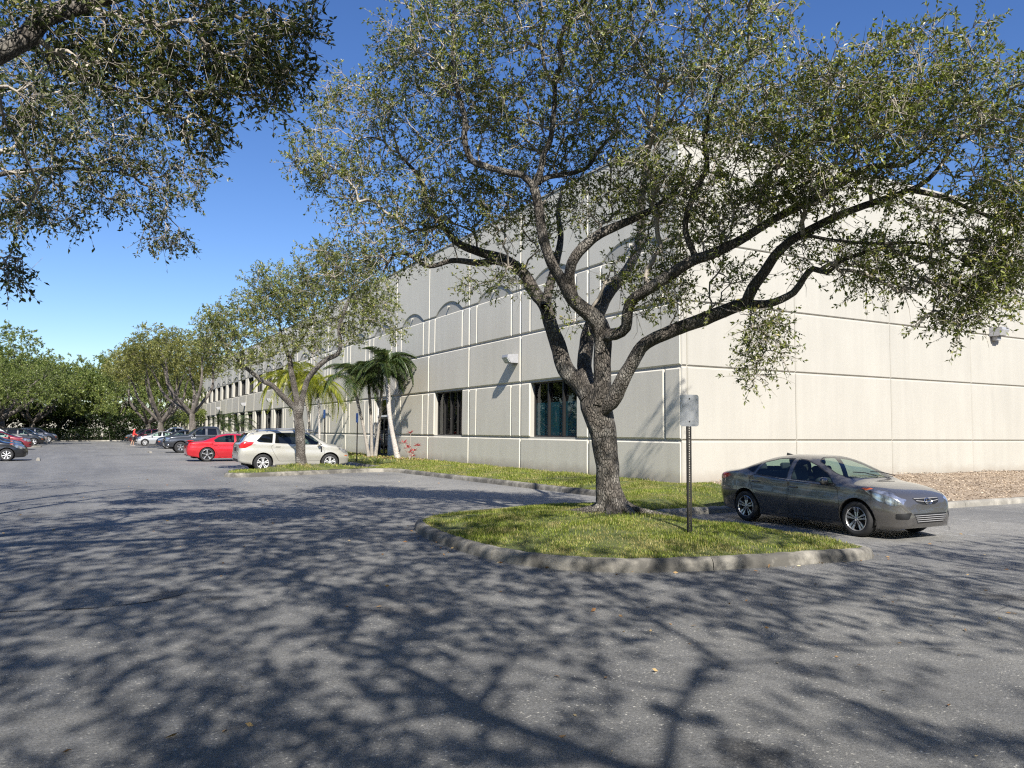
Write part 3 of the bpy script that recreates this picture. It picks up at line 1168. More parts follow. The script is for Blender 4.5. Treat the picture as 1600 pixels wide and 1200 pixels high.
def make_tree(name, loc, trunk, limbs, blobs, label, cat='tree', group=None, leafm='oak', barkm='bark', lpc=44, lsize=.062, twigs=5, tlen=.36, seed=1, flare=.9, droop=.15, limb_parts=True, flat=.85, extra_bare=0, over=None):
    """trunk: (path, radii); limbs: list of (path, radii); blobs in world coordinates; everything becomes local to the tree's base"""
    r = np.random.default_rng(seed)
    loc = np.asarray(loc, float)
    root = empty(name, tuple(loc))
    tag(root, label, cat, group)
    nodes, npar, nrad = [], [], []

    def add_limb(pth, rad, nm, fl=0.0, n=14, sd=0):
        V, F, P, R = limb_mesh(np.asarray(pth) - loc, rad, n, sd, fl)
        start = len(nodes)
        if nodes:
            d = np.linalg.norm(np.array(nodes) - P[0], axis=1)
            p = int(np.argmin(d))
        else: p = -1
        for k in range(0, len(P), 3):
            nodes.append(P[k])
            npar.append(p if k == 0 else len(nodes) - 2)
            nrad.append(R[k])
        return V, F
    V, F = add_limb(*trunk, 'trunk', flare, 20, seed)
    tr = link('trunk', mesh_np('trunk', V, F, True), M[barkm], root)
    LV_, LF_, off = [], [], 0
    for k, (pth, rad) in enumerate(limbs):
        V, F = add_limb(pth, rad, 'limb', 0, 12, seed * 31 + k)
        if limb_parts: link('limb', mesh_np('limb', V, F, True), M[barkm], root)
        else:
            LV_.append(V)
            LF_.append(F + off)
            off += len(V)
    if LV_: link('limbs', mesh_np('limbs', np.concatenate(LV_), np.concatenate(LF_), True), M[barkm], root)
    nodes_a = np.array(nodes)
    # keep low trunk nodes from sprouting
    pts = blobs_to_points(blobs, r, flat)
    if over is not None:
        # canopy that the photograph does not show: nothing of it may hang into the view
        ov = blobs_to_points(over, r, .6)
        rel = ov - np.array([0, 0, EYE])
        cz = rel @ _f
        ok = (cz < .3) | (np.abs(rel @ _R) > cz * .72) | (np.abs(rel @ _U) > cz * .55)
        pts = np.concatenate([pts, ov[ok]])
    pts = pts - loc
    # limb nodes that may carry twigs: everything but the trunk's lower part
    P, par, rad, order = mst(nodes_a, np.array(npar), np.array(nrad), pts)
    n0 = len(nodes_a)
    idx = np.arange(n0, len(P))
    A, B = P[par[idx]], P[idx]
    ra, rb = np.minimum(rad[par[idx]], .09), rad[idx]
    first = par[idx] < n0
    ra[first] = np.minimum(rb[first] * 1.25, .09)
    # one bend in each branch
    L = np.linalg.norm(B - A, axis=1)[:, None]
    Mid = (A + B) / 2 + r.normal(0, .09, A.shape) * L + np.array([0, 0, .05]) * L
    A2, B2 = np.concatenate([A, Mid]), np.concatenate([Mid, B])
    ra2, rb2 = np.concatenate([ra, (ra + rb) / 2]), np.concatenate([(ra + rb) / 2, rb])
    Vs, Fs, off = [], [], 0
    for lo, hi, n in ((.03, 9, 7), (.012, .03, 5), (0, .012, 3)):
        m = (ra2 >= lo) & (ra2 < hi)
        if m.any():
            V, F = edge_tubes(A2[m], B2[m], ra2[m], rb2[m], n)
            Vs.append(V)
            Fs.append(F + off)
            off += len(V)
    # twigs
    N = len(pts)
    tb = np.repeat(P[idx], twigs, 0)
    out = unit(np.repeat(B - A, twigs, 0)) * .7 + r.normal(0, .62, (N * twigs, 3)) + np.array([0, 0, .12])
    td = unit(out)
    tl = r.uniform(.5, 1.25, N * twigs)[:, None] * tlen
    te = tb + td * tl + np.array([0, 0, -droop]) * tl
    if lsize < .095:
        V, F = edge_tubes(tb, te, np.full(len(tb), .0045), np.full(len(tb), .002), 3)
        Vs.append(V)
        Fs.append(F + off)
        off += len(V)
    if extra_bare:
        k = r.integers(0, N, extra_bare)
        b0 = P[idx][k]
        dd = unit(r.normal(0, 1, (extra_bare, 3)) + np.array([0, 0, -.1]))
        b1 = b0 + dd * r.uniform(.15, .42, extra_bare)[:, None]
        b2 = b1 + unit(dd + r.normal(0, .5, dd.shape)) * r.uniform(.12, .32, extra_bare)[:, None]
        for (q0, q1, r0, r1) in ((b0, b1, .006, .004), (b1, b2, .004, .0015)):
            V, F = edge_tubes(q0, q1, np.full(extra_bare, r0), np.full(extra_bare, r1), 3)
            Vs.append(V)
            Fs.append(F + off)
            off += len(V)
    br = link('branches', mesh_np('branches', np.concatenate(Vs), np.concatenate(Fs), True), M['twig' if lsize < .1 else barkm], root)
    tag(br, kind='stuff')
    per = max(1, lpc // twigs)
    s = (.22 + .85 * r.uniform(0, 1, (len(tb), per)) ** .65)[:, :, None]
    lb = (tb[:, None, :] + (te - tb)[:, None, :] * s).reshape(-1, 3)
    ld = unit(np.repeat(td, per, 0) * .65 + r.normal(0, .75, (len(lb), 3)) + np.array([0, 0, -.05]))
    V, F = leaves_np(lb, ld, lsize, r)
    cr = link('crown', mesh_np('crown', V, F, False), M[leafm], root)
    tag(cr, kind='stuff')
    return root


def W(*p):
    return at(*p)


def trace(pts, d0, d1, mid=None):
    n = len(pts)
    out = []
    for i, (x, y) in enumerate(pts):
        t = i / (n - 1)
        out.append(at(x, y, d0 + (d1 - d0) * t + (0 if mid is None else mid * 4 * t * (1 - t))))
    return out


# --- the large oak on the island
base = at(958, 801, 13.3)
trunk_p = [base + np.array([0, 0, -.12]), at(955, 780, 13.3), at(950, 745, 13.3), at(946, 700, 13.3), at(936, 655, 13.3), at(928, 625, 13.3), at(922, 600, 13.3)]
trunk_r = [.275, .24, .203, .197, .222, .255, .17]
L = []
L.append((trace([(921, 622), (908, 600), (884, 577), (872, 540), (860, 508), (851, 477), (836, 457), (818, 427), (787, 405), (749, 394), (715, 379), (689, 349), (670, 322), (655, 277), (629, 247), (614, 225)], 13.3, 14.4, .2), [.21, .19, .18, .17, .165, .16, .13, .11, .10, .09, .08, .07, .055, .045, .035, .02]))
L.append((trace([(852, 480), (857, 455), (862, 435), (872, 398), (876, 367), (872, 330), (880, 290)], 13.5, 14.6), [.10, .09, .08, .07, .06, .045, .02]))
L.append((trace([(800, 414), (770, 408), (749, 411), (707, 407), (670, 416), (640, 399), (617, 397), (599, 424)], 13.8, 14.2), [.075, .07, .065, .055, .05, .04, .03, .015]))
L.append((trace([(936, 630), (941, 600), (942, 560), (942, 530), (936, 508), (925, 494), (895, 468), (879, 439), (862, 410), (848, 370), (841, 322), (833, 289)], 13.2, 12.6), [.20, .18, .165, .165, .16, .14, .125, .11, .10, .09, .085, .08]))
L.append((trace([(834, 292), (816, 274), (790, 268), (756, 259), (737, 251), (726, 221), (726, 184), (715, 142), (707, 90), (709, 19), (712, -50)], 12.6, 12.2), [.07, .065, .06, .055, .05, .045, .04, .035, .03, .025, .015]))
L.append((trace([(834, 292), (844, 270), (850, 240), (861, 214), (867, 150), (867, 124), (880, 97), (872, 71), (880, 49), (895, 22), (905, -40)], 12.6, 11.6), [.07, .06, .055, .05, .045, .045, .04, .035, .03, .025, .015]))
L.append((trace([(842, 285), (857, 276), (887, 272), (917, 262), (932, 240), (951, 217), (975, 190)], 12.6, 13.3), [.055, .05, .045, .04, .035, .03, .015]))
L.append((trace([(900, 473), (892, 452), (889, 431), (899, 401), (929, 371), (966, 352), (996, 339), (1026, 322), (1060, 290), (1080, 240)], 13.0, 12.0), [.10, .10, .095, .09, .08, .07, .06, .05, .04, .02]))
L.append((trace([(940, 532), (950, 524), (963, 522), (978, 512), (981, 488), (988, 468), (1005, 457), (1038, 435), (1079, 409), (1112, 397), (1150, 379), (1187, 356), (1225, 334), (1270, 311), (1319, 285), (1356, 262), (1412, 257), (1439, 240), (1480, 200)], 13.1, 10.3), [.12, .115, .11, .105, .10, .10, .095, .09, .085, .08, .075, .07, .065, .06, .05, .045, .035, .03, .015]))
L.append((trace([(1092, 404), (1084, 395), (1071, 360), (1075, 330), (1086, 300), (1105, 259), (1101, 225), (1110, 170), (1130, 110)], 12.0, 11.2), [.055, .055, .05, .05, .045, .04, .035, .025, .012]))
L.append((trace([(938, 640), (954, 628), (967, 607), (983, 574), (1002, 543), (1027, 527), (1064, 512), (1112, 494), (1148, 479), (1176, 470)], 13.2, 11.9), [.16, .155, .145, .135, .13, .125, .12, .115, .11, .10]))
L.append((trace([(1166, 473), (1176, 450), (1195, 424), (1210, 401), (1229, 382), (1255, 364), (1292, 345), (1337, 326), (1375, 313), (1424, 296), (1450, 281), (1472, 255), (1500, 215)], 11.9, 10.0), [.10, .095, .09, .085, .07, .065, .06, .055, .05, .04, .035, .03, .012]))
L.append((trace([(1424, 297), (1469, 307), (1506, 322), (1562, 345), (1605, 362), (1650, 400)], 10.5, 9.9), [.04, .035, .03, .028, .022, .012]))
L.append((trace([(1165, 475), (1185, 475), (1210, 472), (1240, 457), (1255, 435), (1270, 420), (1292, 426), (1311, 409), (1350, 395), (1400, 380)], 11.9, 10.8), [.075, .07, .065, .06, .055, .05, .045, .035, .025, .012]))
L.append((trace([(1255, 366), (1300, 375), (1375, 381), (1424, 379), (1476, 390), (1520, 420)], 11.0, 10.3), [.03, .03, .028, .024, .02, .01]))
L.append((trace([(917, 615), (915, 590), (914, 563), (919, 527), (936, 483), (954, 453), (976, 428), (991, 402), (1000, 372), (1003, 310), (1010, 240)], 13.4, 15.2), [.17, .16, .15, .14, .13, .12, .11, .10, .085, .06, .02]))
L.append(([at(895, 22, 11.6), np.array([6.5, 8.0, 8.5]), np.array([6.7, 6.2, 8.1]), np.array([6.2, 4.2, 7.4])], [.04, .035, .03, .012]))
B = []


def bl(lst, px, py, rp, D, n):
    lst.append((at(px, py, D), rp / FPX * D, n))


for a in [(505, 240, 62, 14, 46), (560, 165, 68, 14, 52), (520, 290, 40, 14.2, 16), (600, 275, 75, 14.4, 52), (560, 330, 45, 14.3, 14), (650, 160, 85, 13.6, 60), (630, 70, 48, 13, 32),
          (560, 405, 60, 14.3, 34), (620, 375, 60, 14.3, 34), (500, 425, 42, 14.2, 20), (660, 330, 50, 14, 26),
          (690, 60, 85, 12.6, 60), (730, 190, 85, 13, 60), (700, 280, 65, 13.6, 36), (780, 110, 90, 12.2, 64), (800, 20, 85, 11.6, 50), (770, 330, 45, 13.4, 14), (840, 190, 80, 13, 50), (800, 250, 60, 13.2, 26),
          (870, 340, 55, 14, 14), (900, 90, 90, 12, 64), (950, 10, 90, 11.2, 56), (930, 230, 70, 13, 42), (990, 160, 90, 12, 64), (1000, 320, 60, 12.6, 22), (1040, 60, 95, 11.2, 66), (1060, 240, 85, 11.6, 56), (1030, 390, 55, 13.5, 24),
          (1030, 455, 38, 12.3, 18), (1000, 478, 22, 12.3, 6), (1060, 480, 22, 12.2, 6), (1150, 130, 95, 10.7, 66), (1120, 320, 65, 11.6, 30), (1180, 250, 80, 10.7, 54), (1250, 170, 85, 10.2, 58), (1270, 240, 70, 10.2, 44), (1330, 140, 80, 10, 56), (1345, 215, 70, 10, 46),
          (1410, 110, 72, 10, 50), (1400, 205, 62, 10, 40), (1480, 165, 85, 10, 58), (1500, 85, 62, 10, 36), (1560, 150, 80, 10, 52), (1560, 255, 80, 9.8, 50), (1515, 320, 55, 10, 22), (1600, 330, 60, 9.8, 26),
          (1335, 400, 46, 11, 34), (1385, 385, 34, 10.9, 16), (1370, 440, 24, 10.9, 8), (1440, 430, 50, 10.6, 26), (1520, 420, 62, 10.2, 44), (1585, 390, 70, 10, 44), (1490, 480, 40, 10.3, 20), (1545, 455, 40, 10.1, 20), (1500, 505, 20, 10.1, 6),
          (1195, 510, 34, 11.6, 22), (1195, 550, 30, 11.6, 14), (1180, 592, 16, 11.6, 5), (1240, 395, 42, 11.4, 16), (1140, 420, 42, 12, 14), (1110, 470, 20, 12, 4), (790, 428, 32, 13.6, 14), (740, 440, 24, 13.8, 7), (880, 455, 22, 13, 5), (905, 500, 15, 13, 3),
          (700, -60, 110, 12, 46), (900, -90, 120, 11, 50), (1100, -60, 120, 10.6, 50), (1650, 160, 90, 9.6, 40), (1680, 330, 80, 9.6, 30),
          (760, -10, 70, 12.4, 20), (1200, 40, 62, 10.4, 30), (1090, 170, 70, 12.6, 24), (1180, 170, 70, 14.8, 40), (1240, 200, 60, 15.4, 30), (1120, 120, 70, 14.5, 30), (1285, 150, 42, 15.9, 18), (1060, 330, 50, 14.5, 18), (690, 345, 45, 13.9, 20), (755, 300, 50, 13.4, 24), (820, 330, 46, 13.4, 20), (880, 285, 48, 13.2, 22), (935, 320, 46, 12.8, 20), (985, 280, 50, 12.6, 24), (1050, 310, 50, 12, 24), (1100, 365, 42, 12, 16), (1150, 335, 46, 11.5, 20), (1205, 310, 46, 11, 22), (1250, 300, 46, 10.9, 22), (1300, 285, 50, 10.6, 24), (1360, 260, 50, 10.4, 24), (960, 425, 34, 12.8, 12), (1020, 415, 36, 12.4, 14), (800, 360, 40, 13.6, 14), (850, 385, 30, 14, 8), (725, 375, 34, 14, 12), (665, 385, 32, 14, 12), (1410, 290, 40, 10.3, 14), (1450, 340, 36, 10.3, 10)]:
    if a[0] > 1120 and a[1] < 280: a = (*a[:4], int(a[4] * .78))
    bl(B, *a)
L = [(pth, [q * (.80 if k == 0 else .87) for q in rr]) for k, (pth, rr) in enumerate(L)]
oak = make_tree('oak_tree', base, (trunk_p, trunk_r), L, B, 'large spreading live oak with forked trunk on the kerbed grass island', leafm='oak', lpc=50, lsize=.064, twigs=5, tlen=.36, seed=5, flare=.6, extra_bare=1800,
                over=[((6.5, 5.0, 7.5), 1.3, 44), ((5.6, 3.6, 7.0), 1.2, 36), ((6.9, 6.6, 8.5), .8, 20)])

# --- oak whose boughs hang into the upper left
lo = np.array([-5.6, 8.2, 0])
tp = [lo + [0, 0, -.1], lo + [.05, .1, 1.2], lo + [.2, .2, 2.5], lo + [.3, .3, 3.6]]
near = []
near.append(([lo + [.3, .3, 3.3], at(-160, 170, 7.6), at(-60, 120, 7.7), at(0, 82, 7.8), at(45, 55, 7.9), at(70, 28, 8.0), at(120, 10, 8.2), at(180, -8, 8.4), at(300, -30, 8.6), at(420, -20, 8.8)], [.20, .17, .145, .125, .115, .11, .095, .085, .06, .02]))
near.append(([lo + [.3, .3, 3.3], at(-260, 340, 10), at(-100, 300, 11.5), at(0, 272, 12.5), at(60, 266, 12.7), at(120, 264, 13), at(200, 270, 13.3)], [.16, .12, .10, .075, .06, .04, .015]))
near.append(([lo + [.3, .3, 3.3], lo + [-.5, 1.2, 5.0], at(-100, 60, 12), at(60, 80, 12.5), at(160, 130, 13), at(240, 200, 13.3)], [.16, .13, .10, .07, .04, .015]))
near.append(([lo + [.3, .3, 3.3], lo + [-1.6, -.6, 5.2], lo + [-2.6, -1.2, 6.6], lo + [-3.3, -1.8, 7.6]], [.16, .11, .07, .02]))
near.append(([lo + [.2, .2, 3.0], lo + [.6, -1.6, 4.6], lo + [.9, -3.2, 6.2], lo + [1.2, -4.4, 7.2]], [.15, .11, .07, .02]))
near.append(([lo + [.3, .3, 3.3], np.array([-3.6, 6.2, 6.0]), np.array([-1.6, 4.2, 7.5]), np.array([.6, 3.0, 8.3]), np.array([2.4, 2.2, 8.7])], [.17, .13, .10, .07, .02]))
near.append(([lo + [.25, .25, 3.2], lo + [-1.2, 3, 5.2], lo + [-1.8, 6, 6.6], lo + [-1.6, 9, 7.6]], [.16, .12, .09, .02]))
NBk = []
for a in [(130, 40, 60, 8.3, 30), (220, 60, 70, 8.5, 46), (300, 40, 80, 8.7, 56), (380, 60, 75, 8.8, 52), (425, 50, 50, 8.8, 28), (465, 40, 30, 8.8, 10), (325, 125, 55, 8.8, 32), (405, 115, 44, 8.8, 24), (455, 105, 34, 8.8, 12), (310, 200, 34, 8.8, 16), (330, 190, 24, 8.8, 6), (250, 150, 50, 8.6, 26), (180, 120, 45, 8.4, 16),
          (100, 80, 46, 8.2, 16), (40, 10, 50, 7.9, 16), (470, -40, 50, 8.8, 14), (380, -50, 80, 8.8, 26), (428, 155, 18, 8.8, 4),
          (20, 160, 60, 9.5, 40), (80, 180, 60, 11, 46), (40, 260, 55, 11.5, 36), (110, 260, 50, 12.5, 36), (60, 320, 45, 12, 26), (110, 330, 30, 12.5, 12), (20, 330, 40, 10.5, 20), (8, 400, 26, 9.5, 10), (22, 430, 16, 9.5, 4),
          (170, 210, 62, 12.8, 48), (230, 230, 60, 13.2, 44), (200, 290, 48, 13.2, 26), (270, 290, 40, 13.5, 24), (265, 350, 32, 13.5, 14), (245, 370, 28, 13.5, 9), (280, 375, 22, 13.5, 6), (300, 260, 30, 13.5, 12), (320, 265, 14, 13.5, 3), (160, 310, 28, 13, 9), (150, 120, 60, 12.5, 40), (90, 120, 60, 12, 36), (240, 120, 50, 12.8, 24), (30, 90, 55, 12, 30)]:
    bl(NBk, *a)
for c, rr, n in (((-7.5, 6.6, 7.6), 1.6, 60), ((-5, 4.6, 7.4), 1.6, 60), ((-8.5, 9.5, 7), 1.6, 60), ((-3.5, 11.5, 8.2), 1.5, 50), ((-6, 12, 7.5), 1.7, 60)):
    NBk.append((lo * 0 + np.array(c), rr, n))
make_tree('oak_tree', lo, (tp, [.36, .30, .28, .22]), near, NBk, 'live oak reaching in from the upper left with thick bare bough and hanging leaf sprays', leafm='oak_silhouette', lpc=33, lsize=.074, twigs=5, tlen=.27, seed=9, extra_bare=250, droop=.45,
          over=[(c, 1.75, int(n * 1.9)) for c, n in (((-7, 10, 7), 50), ((-9, 14, 8), 50), ((-6, 17, 8), 50), ((-8, 18, 8), 50), ((-10, 17.5, 7.5), 40), ((-4.5, 15.5, 9.5), 40), ((-6.5, 13, 8), 40))])


def generic_tree(loc, H, R, seed, label, leafm='oak_far', barkm='bark_far', ncl=300, lpc=40, lsize=.10, fork=2.4, rt=.26, nl=6, group=None, name='oak_tree', lean=(0, 0), flatz=.7, tl=.55, low=.36, lp=False, over=None, hzr=(.55, .86), br=.40):
    r = np.random.default_rng(seed)
    loc = np.array(loc, float)
    ln = np.array([lean[0], lean[1], 0])
    top = loc + np.array([r.uniform(-.2, .2), r.uniform(-.2, .2), fork]) + ln * .3
    tpth = [loc + [0, 0, -.15], loc + (top - loc) * .3 + r.normal(0, .04, 3), loc + (top - loc) * .65 + r.normal(0, .05, 3), top]
    limbs, blobs = [], []
    for k in range(nl):
        a = 2 * math.pi * (k + r.uniform(-.3, .3)) / nl
        rad = R * r.uniform(.55, .8)
        hz = H * r.uniform(*hzr)
        e = loc + ln + np.array([math.cos(a) * rad, math.sin(a) * rad, hz])
        m1 = top + (e - top) * .35 + np.array([math.cos(a), math.sin(a), -.35]) * R * .12 + r.normal(0, .15, 3)
        m2 = top + (e - top) * .7 + r.normal(0, .22, 3)
        limbs.append(([top - [0, 0, .35], m1, m2, e], [rt * .62, rt * .45, rt * .28, .02]))
        blobs.append((e, R * br, int(ncl / nl * .5)))
        e2 = loc + ln + np.array([math.cos(a + .5) * R * .8, math.sin(a + .5) * R * .8, H * r.uniform(low, max(.62, low + .08))])
        blobs.append((e2, R * r.uniform(.2, .36), int(ncl / nl * .3)))
    blobs.append((loc + ln + np.array([0, 0, H * .80]), R * .5, int(ncl * .2)))
    return make_tree(name, loc, (tpth, [rt * 1.1, rt, rt * .95, rt * .8]), limbs, blobs, label, group=group or 'oaks along the drive', leafm=leafm, barkm=barkm, lpc=lpc, lsize=lsize, twigs=4, tlen=tl, seed=seed, flat=flatz, limb_parts=lp, flare=.6, over=over)


# --- oak on the far peninsula (traced forks)
b2 = at(471, 724, 29.8)
t2 = ([b2 + np.array([0, 0, -.1]), at(470, 700, 29.8), at(468, 670, 29.8), at(466, 655, 29.8)], [.20, .175, .17, .17])
L2 = [(trace([(466, 660), (462, 640), (455, 632), (438, 615), (425, 602), (410, 595), (385, 575), (360, 550)], 29.8, 29), [.13, .12, .11, .10, .085, .07, .05, .02]),
      (trace([(466, 658), (464, 640), (462, 615), (455, 580), (452, 560), (440, 525), (435, 490)], 29.8, 30), [.13, .12, .11, .09, .08, .05, .02]),
      (trace([(467, 655), (472, 625), (480, 595), (493, 577), (510, 562), (528, 552), (532, 535), (530, 515), (540, 480), (560, 440)], 29.8, 29), [.13, .12, .11, .10, .09, .08, .075, .07, .05, .02]),
      (trace([(453, 562), (462, 545), (478, 520), (490, 490), (500, 450)], 30, 30.6), [.06, .05, .045, .035, .015])]
B2 = []
for a in [(350, 520, 40, 29, 50), (335, 500, 28, 29, 22), (380, 490, 42, 29.3, 54), (400, 540, 40, 29, 44), (430, 480, 45, 29.8, 60), (370, 560, 26, 29, 20), (420, 440, 34, 29.8, 36), (470, 460, 45, 30, 54), (450, 520, 42, 30, 44), (500, 430, 45, 30, 50), (500, 500, 40, 29.6, 40), (540, 460, 40, 29.4, 44), (560, 500, 38, 29.2, 36), (590, 490, 32, 29.1, 26), (540, 525, 26, 29, 14), (590, 450, 38, 29.2, 36), (610, 515, 18, 29, 8), (480, 545, 24, 29.6, 14), (330, 545, 16, 29, 6), (450, 450, 45, 31.5, 30), (520, 400, 30, 30, 22), (570, 420, 36, 29.6, 30)]:
    bl(B2, *a)
make_tree('oak_tree', b2, t2, L2, B2, 'slender oak with three way fork on grass strip in front of silver SUV', leafm='oak', barkm='bark', lpc=75, lsize=.088, twigs=5, tlen=.45, seed=21, flare=.35)

# --- row of oaks along both sides of the drive and the wood closing the view
generic_tree((7.6, 70, .1), 10.4, 5.2, 31, 'olive green oak with pale leaning trunk behind the dark pickup', 'oak_olive', ncl=672, lpc=56, lsize=.15, fork=3.2, rt=.27, lean=(-.9, 1), lp=True, low=.70, hzr=(.72, .93), br=.36)
generic_tree((6.6, 88, .1), 11.4, 5.4, 32, 'tall olive oak with twin dark stems beside the far right car row', 'oak_olive', ncl=672, lpc=56, lsize=.17, fork=2.6, rt=.32, lp=True, low=.62, hzr=(.66, .92), br=.36)
generic_tree((6.4, 108, .1), 11.5, 6.4, 33, 'green oak beyond the person in red at the far end of the right row', 'oak_far', ncl=576, lpc=56, lsize=.2, fork=2.6, rt=.32, low=.3)
generic_tree((-8.2, 92, .1), 8.6, 5.4, 34, 'light green oak with thick forked trunk behind the red car on the left', 'oak_green', ncl=672, lpc=56, lsize=.17, fork=2.6, rt=.42, lp=True, low=.5)
generic_tree((-9.5, 112, .1), 14.5, 8.0, 35, 'tallest dark green oak at the left side of the lot', 'oak_far', ncl=768, lpc=56, lsize=.22, fork=3.0, rt=.4, low=.42)
generic_tree((-6.6, 119, .1), 11, 5.5, 36, 'mid green oak left of the drive beside the far hedge', 'oak_far', ncl=544, lpc=56, lsize=.22, fork=2.6, rt=.34, low=.3)
# shade trees standing behind and beside the photographer
generic_tree((-2.2, -7.5, 0), 9.0, 6.2, 41, 'shade oak behind the viewer left of the drive', 'oak', 'bark', ncl=800, lpc=64, lsize=.11, fork=2.6, rt=.26, tl=.62, low=.5,
             over=[(c, 1.9, int(n * 2.1)) for c, n in (((-1, -2, 7.5), 34), ((1.5, -1.5, 7.5), 34), ((3.5, -3, 7.5), 30), ((-3.5, -.5, 7.5), 34), ((1, .5, 8.2), 30), ((-5, 1.5, 7.5), 30), ((-4, 3, 7.5), 30), ((-2, 4.5, 8), 34), ((0, 3, 8.2), 34), ((-1.5, 1, 8), 30), ((1.5, 5, 9), 34), ((-3.5, 6, 8.2), 34), ((2.5, 2, 8.6), 30), ((.5, 7, 9.8), 34), ((3.2, 4.4, 9.6), 30))])
generic_tree((-9.5, -1.5, 0), 9.5, 6.0, 42, 'shade oak out of view at the left edge of the lot', 'oak', 'bark', ncl=600, lpc=60, lsize=.11, fork=2.6, rt=.28, tl=.62, low=.5)
generic_tree((9.2, -6.2, 0), 8.0, 4.4, 43, 'shade oak behind the viewer on the right hand side', 'oak', 'bark', ncl=220, lpc=56, lsize=.105, fork=2.6, rt=.22, tl=.6, low=.55,
             over=[(c, 1.3, int(n * 1.5)) for c, n in (((7, -2.2, 6.6), 26), ((9.5, -1.5, 6.8), 26), ((11.6, -1.8, 6.8), 24), ((5.2, -3.6, 7), 22), ((13.5, -2.4, 6.6), 16), ((6.5, 1.2, 6.8), 22), ((8.6, 2.8, 7.2), 22))])

protos = [generic_tree((-4.0, 127, .1), 11, 6.0, 51, 'broad bright green tree filling the far end of the drive left of centre', 'oak_green', ncl=360, lpc=64, lsize=.30, fork=2.2, rt=.3, name='broadleaf_tree', low=.12, group='trees beyond the far hedge'),
          generic_tree((3.0, 129, .1), 10.5, 6.0, 52, 'rounded mid green tree filling the far end of the drive behind the hedge', 'oak_far', ncl=360, lpc=64, lsize=.30, fork=2.2, rt=.3, name='broadleaf_tree', low=.12, group='trees beyond the far hedge')]
spots = [(-11, 131, 1.0, .3), (10, 130, .95, 1.2), (-18, 126, 1.15, 2.2), (-1, 140, 1.1, 3.0), (-9, 143, 1.2, .9), (7, 142, 1.1, 4.1), (-17, 141, 1.3, 5.0), (-26, 136, 1.2, 1.7), (-15, 104, 1.05, 2.9), (-17, 88, 1.0, .4), (-15, 74, .9, 1.1), (-24, 112, 1.2, 3.6), (-14.5, 120, 1.0, 4.4), (-34, 125, 1.2, 2.0), (3, 152, 1.2, .5), (-7, 155, 1.25, 2.5), (-23, 97, 1.1, 5.5), (-22, 79, 1.0, 2.3)]
for i, (x, y, s, rz) in enumerate(spots):
    o = copy_tree(protos[i % 2])
    o.location = (x, y, .1)
    o.scale = (s, s, s * random.uniform(.9, 1.08))
    o.rotation_euler = (0, 0, rz)
    o['label'] = 'one of the many broadleaf trees massed beyond the hedge and the left verge'
for i, (x, y, s, rz) in enumerate([(-26, -15, 1.0, .2), (-17, -20, 1.05, 1.4), (-8, -19, 1.0, 2.6), (2, -20, 1.1, 3.9), (11, -19, 1.0, 5.1), (20, -18, 1.05, .8), (29, -14, 1.0, 2.1), (38, -8, 1.05, 3.0), (44, 2, 1.0, 4.4), (-20, 6, 1.0, 5.6), (-22, 24, 1.05, 1.0), (-21, 42, 1.0, 2.8), (-20, 60, 1.0, 3.3)]):  # invented trees out of view, added to block sky light and darken the shade
    o = copy_tree(protos[i % 2])
    o.location = (x, y, 0)
    o.scale = (s, s, s)
    o.rotation_euler = (0, 0, rz)
    o['label'] = 'added broadleaf tree out of view, blocking sky light to deepen the shade'
    o['group'] = 'unseen trees added to deepen the shade'
for o in protos: o['label'] = 'one of the many broadleaf trees massed beyond the hedge and the left verge'


def leaf_mass(name, x0, x1, y0, y1, z1, n, size, mat, seed, label, cat='hedge', z0=.1):
    r = np.random.default_rng(seed)
    P = np.stack([r.uniform(x0, x1, n), r.uniform(y0, y1, n), z0 + (z1 - z0) * r.uniform(0, 1, n) ** .7], 1)
    top = z1 * (.82 + .18 * np.sin(P[:, 0] * 1.7 + P[:, 1]) * np.sin(P[:, 0] * .7))
    P[:, 2] = np.minimum(P[:, 2], top)
    c = np.array([(x0 + x1) / 2, (y0 + y1) / 2, 0])
    V, F = leaves_np(P - c, unit(r.normal(0, 1, (n, 3)) + [0, 0, .3]), size, r, width=.6)
    root = empty(name, tuple(c))
    tag(root, label, cat)
    tag(link('foliage', mesh_np('foliage', V, F), M[mat], root), kind='stuff')
    st = MB()
    for k in range(14):
        a = (r.uniform(x0, x1) - c[0], r.uniform(y0, y1) - c[1])
        st.tube([(a[0], a[1], 0), (a[0] + r.uniform(-.2, .2), a[1] + r.uniform(-.2, .2), z1 * .7)], .03, 5)
    tag(st.build('stems', M['bark_far'], root), kind='stuff')
    return root


leaf_mass('hedge', -8, 1.2, 118.6, 120.2, 1.9, 5000, .2, 'hedge', 61, 'dark clipped hedge along the far kerb left of the drive end')
leaf_mass('hedge', 1.6, 10.5, 118.6, 120.2, 1.7, 5000, .2, 'hedge', 62, 'dark clipped hedge along the far kerb right of the drive end')
leaf_mass('shrub_thicket', -30, 12, 121.5, 124.5, 4.2, 16000, .32, 'hedge', 63, 'shadowy thicket under the trees at the far end of the drive', 'thicket')
leaf_mass('shrub_thicket', -20, -15.5, 60, 118, 3.4, 14000, .30, 'hedge', 64, 'shadowy thicket behind the cars on the left verge', 'thicket')
# pale building glimpsed between the far trees
fb = empty('pale_building', (-2, 172, 0))
tag(fb, 'pale low building glimpsed between the far trees', 'building')
MB().box((-30, 0, 0), (34, 14, 5.5)).build('wall', M['cream'], fb)
MB().box((-30.4, -.4, 5.503), (34.4, 14.4, 5.9)).build('roof', M['kerb_far'], fb)
wm = MB().box((-.9, -.06, 0), (.9, -.003, 1.5)).mesh('window')
wm.materials.append(M['frame'])
for k in range(9): link('window', wm, None, fb, (-26 + 6.5 * k, 0, 1.4))

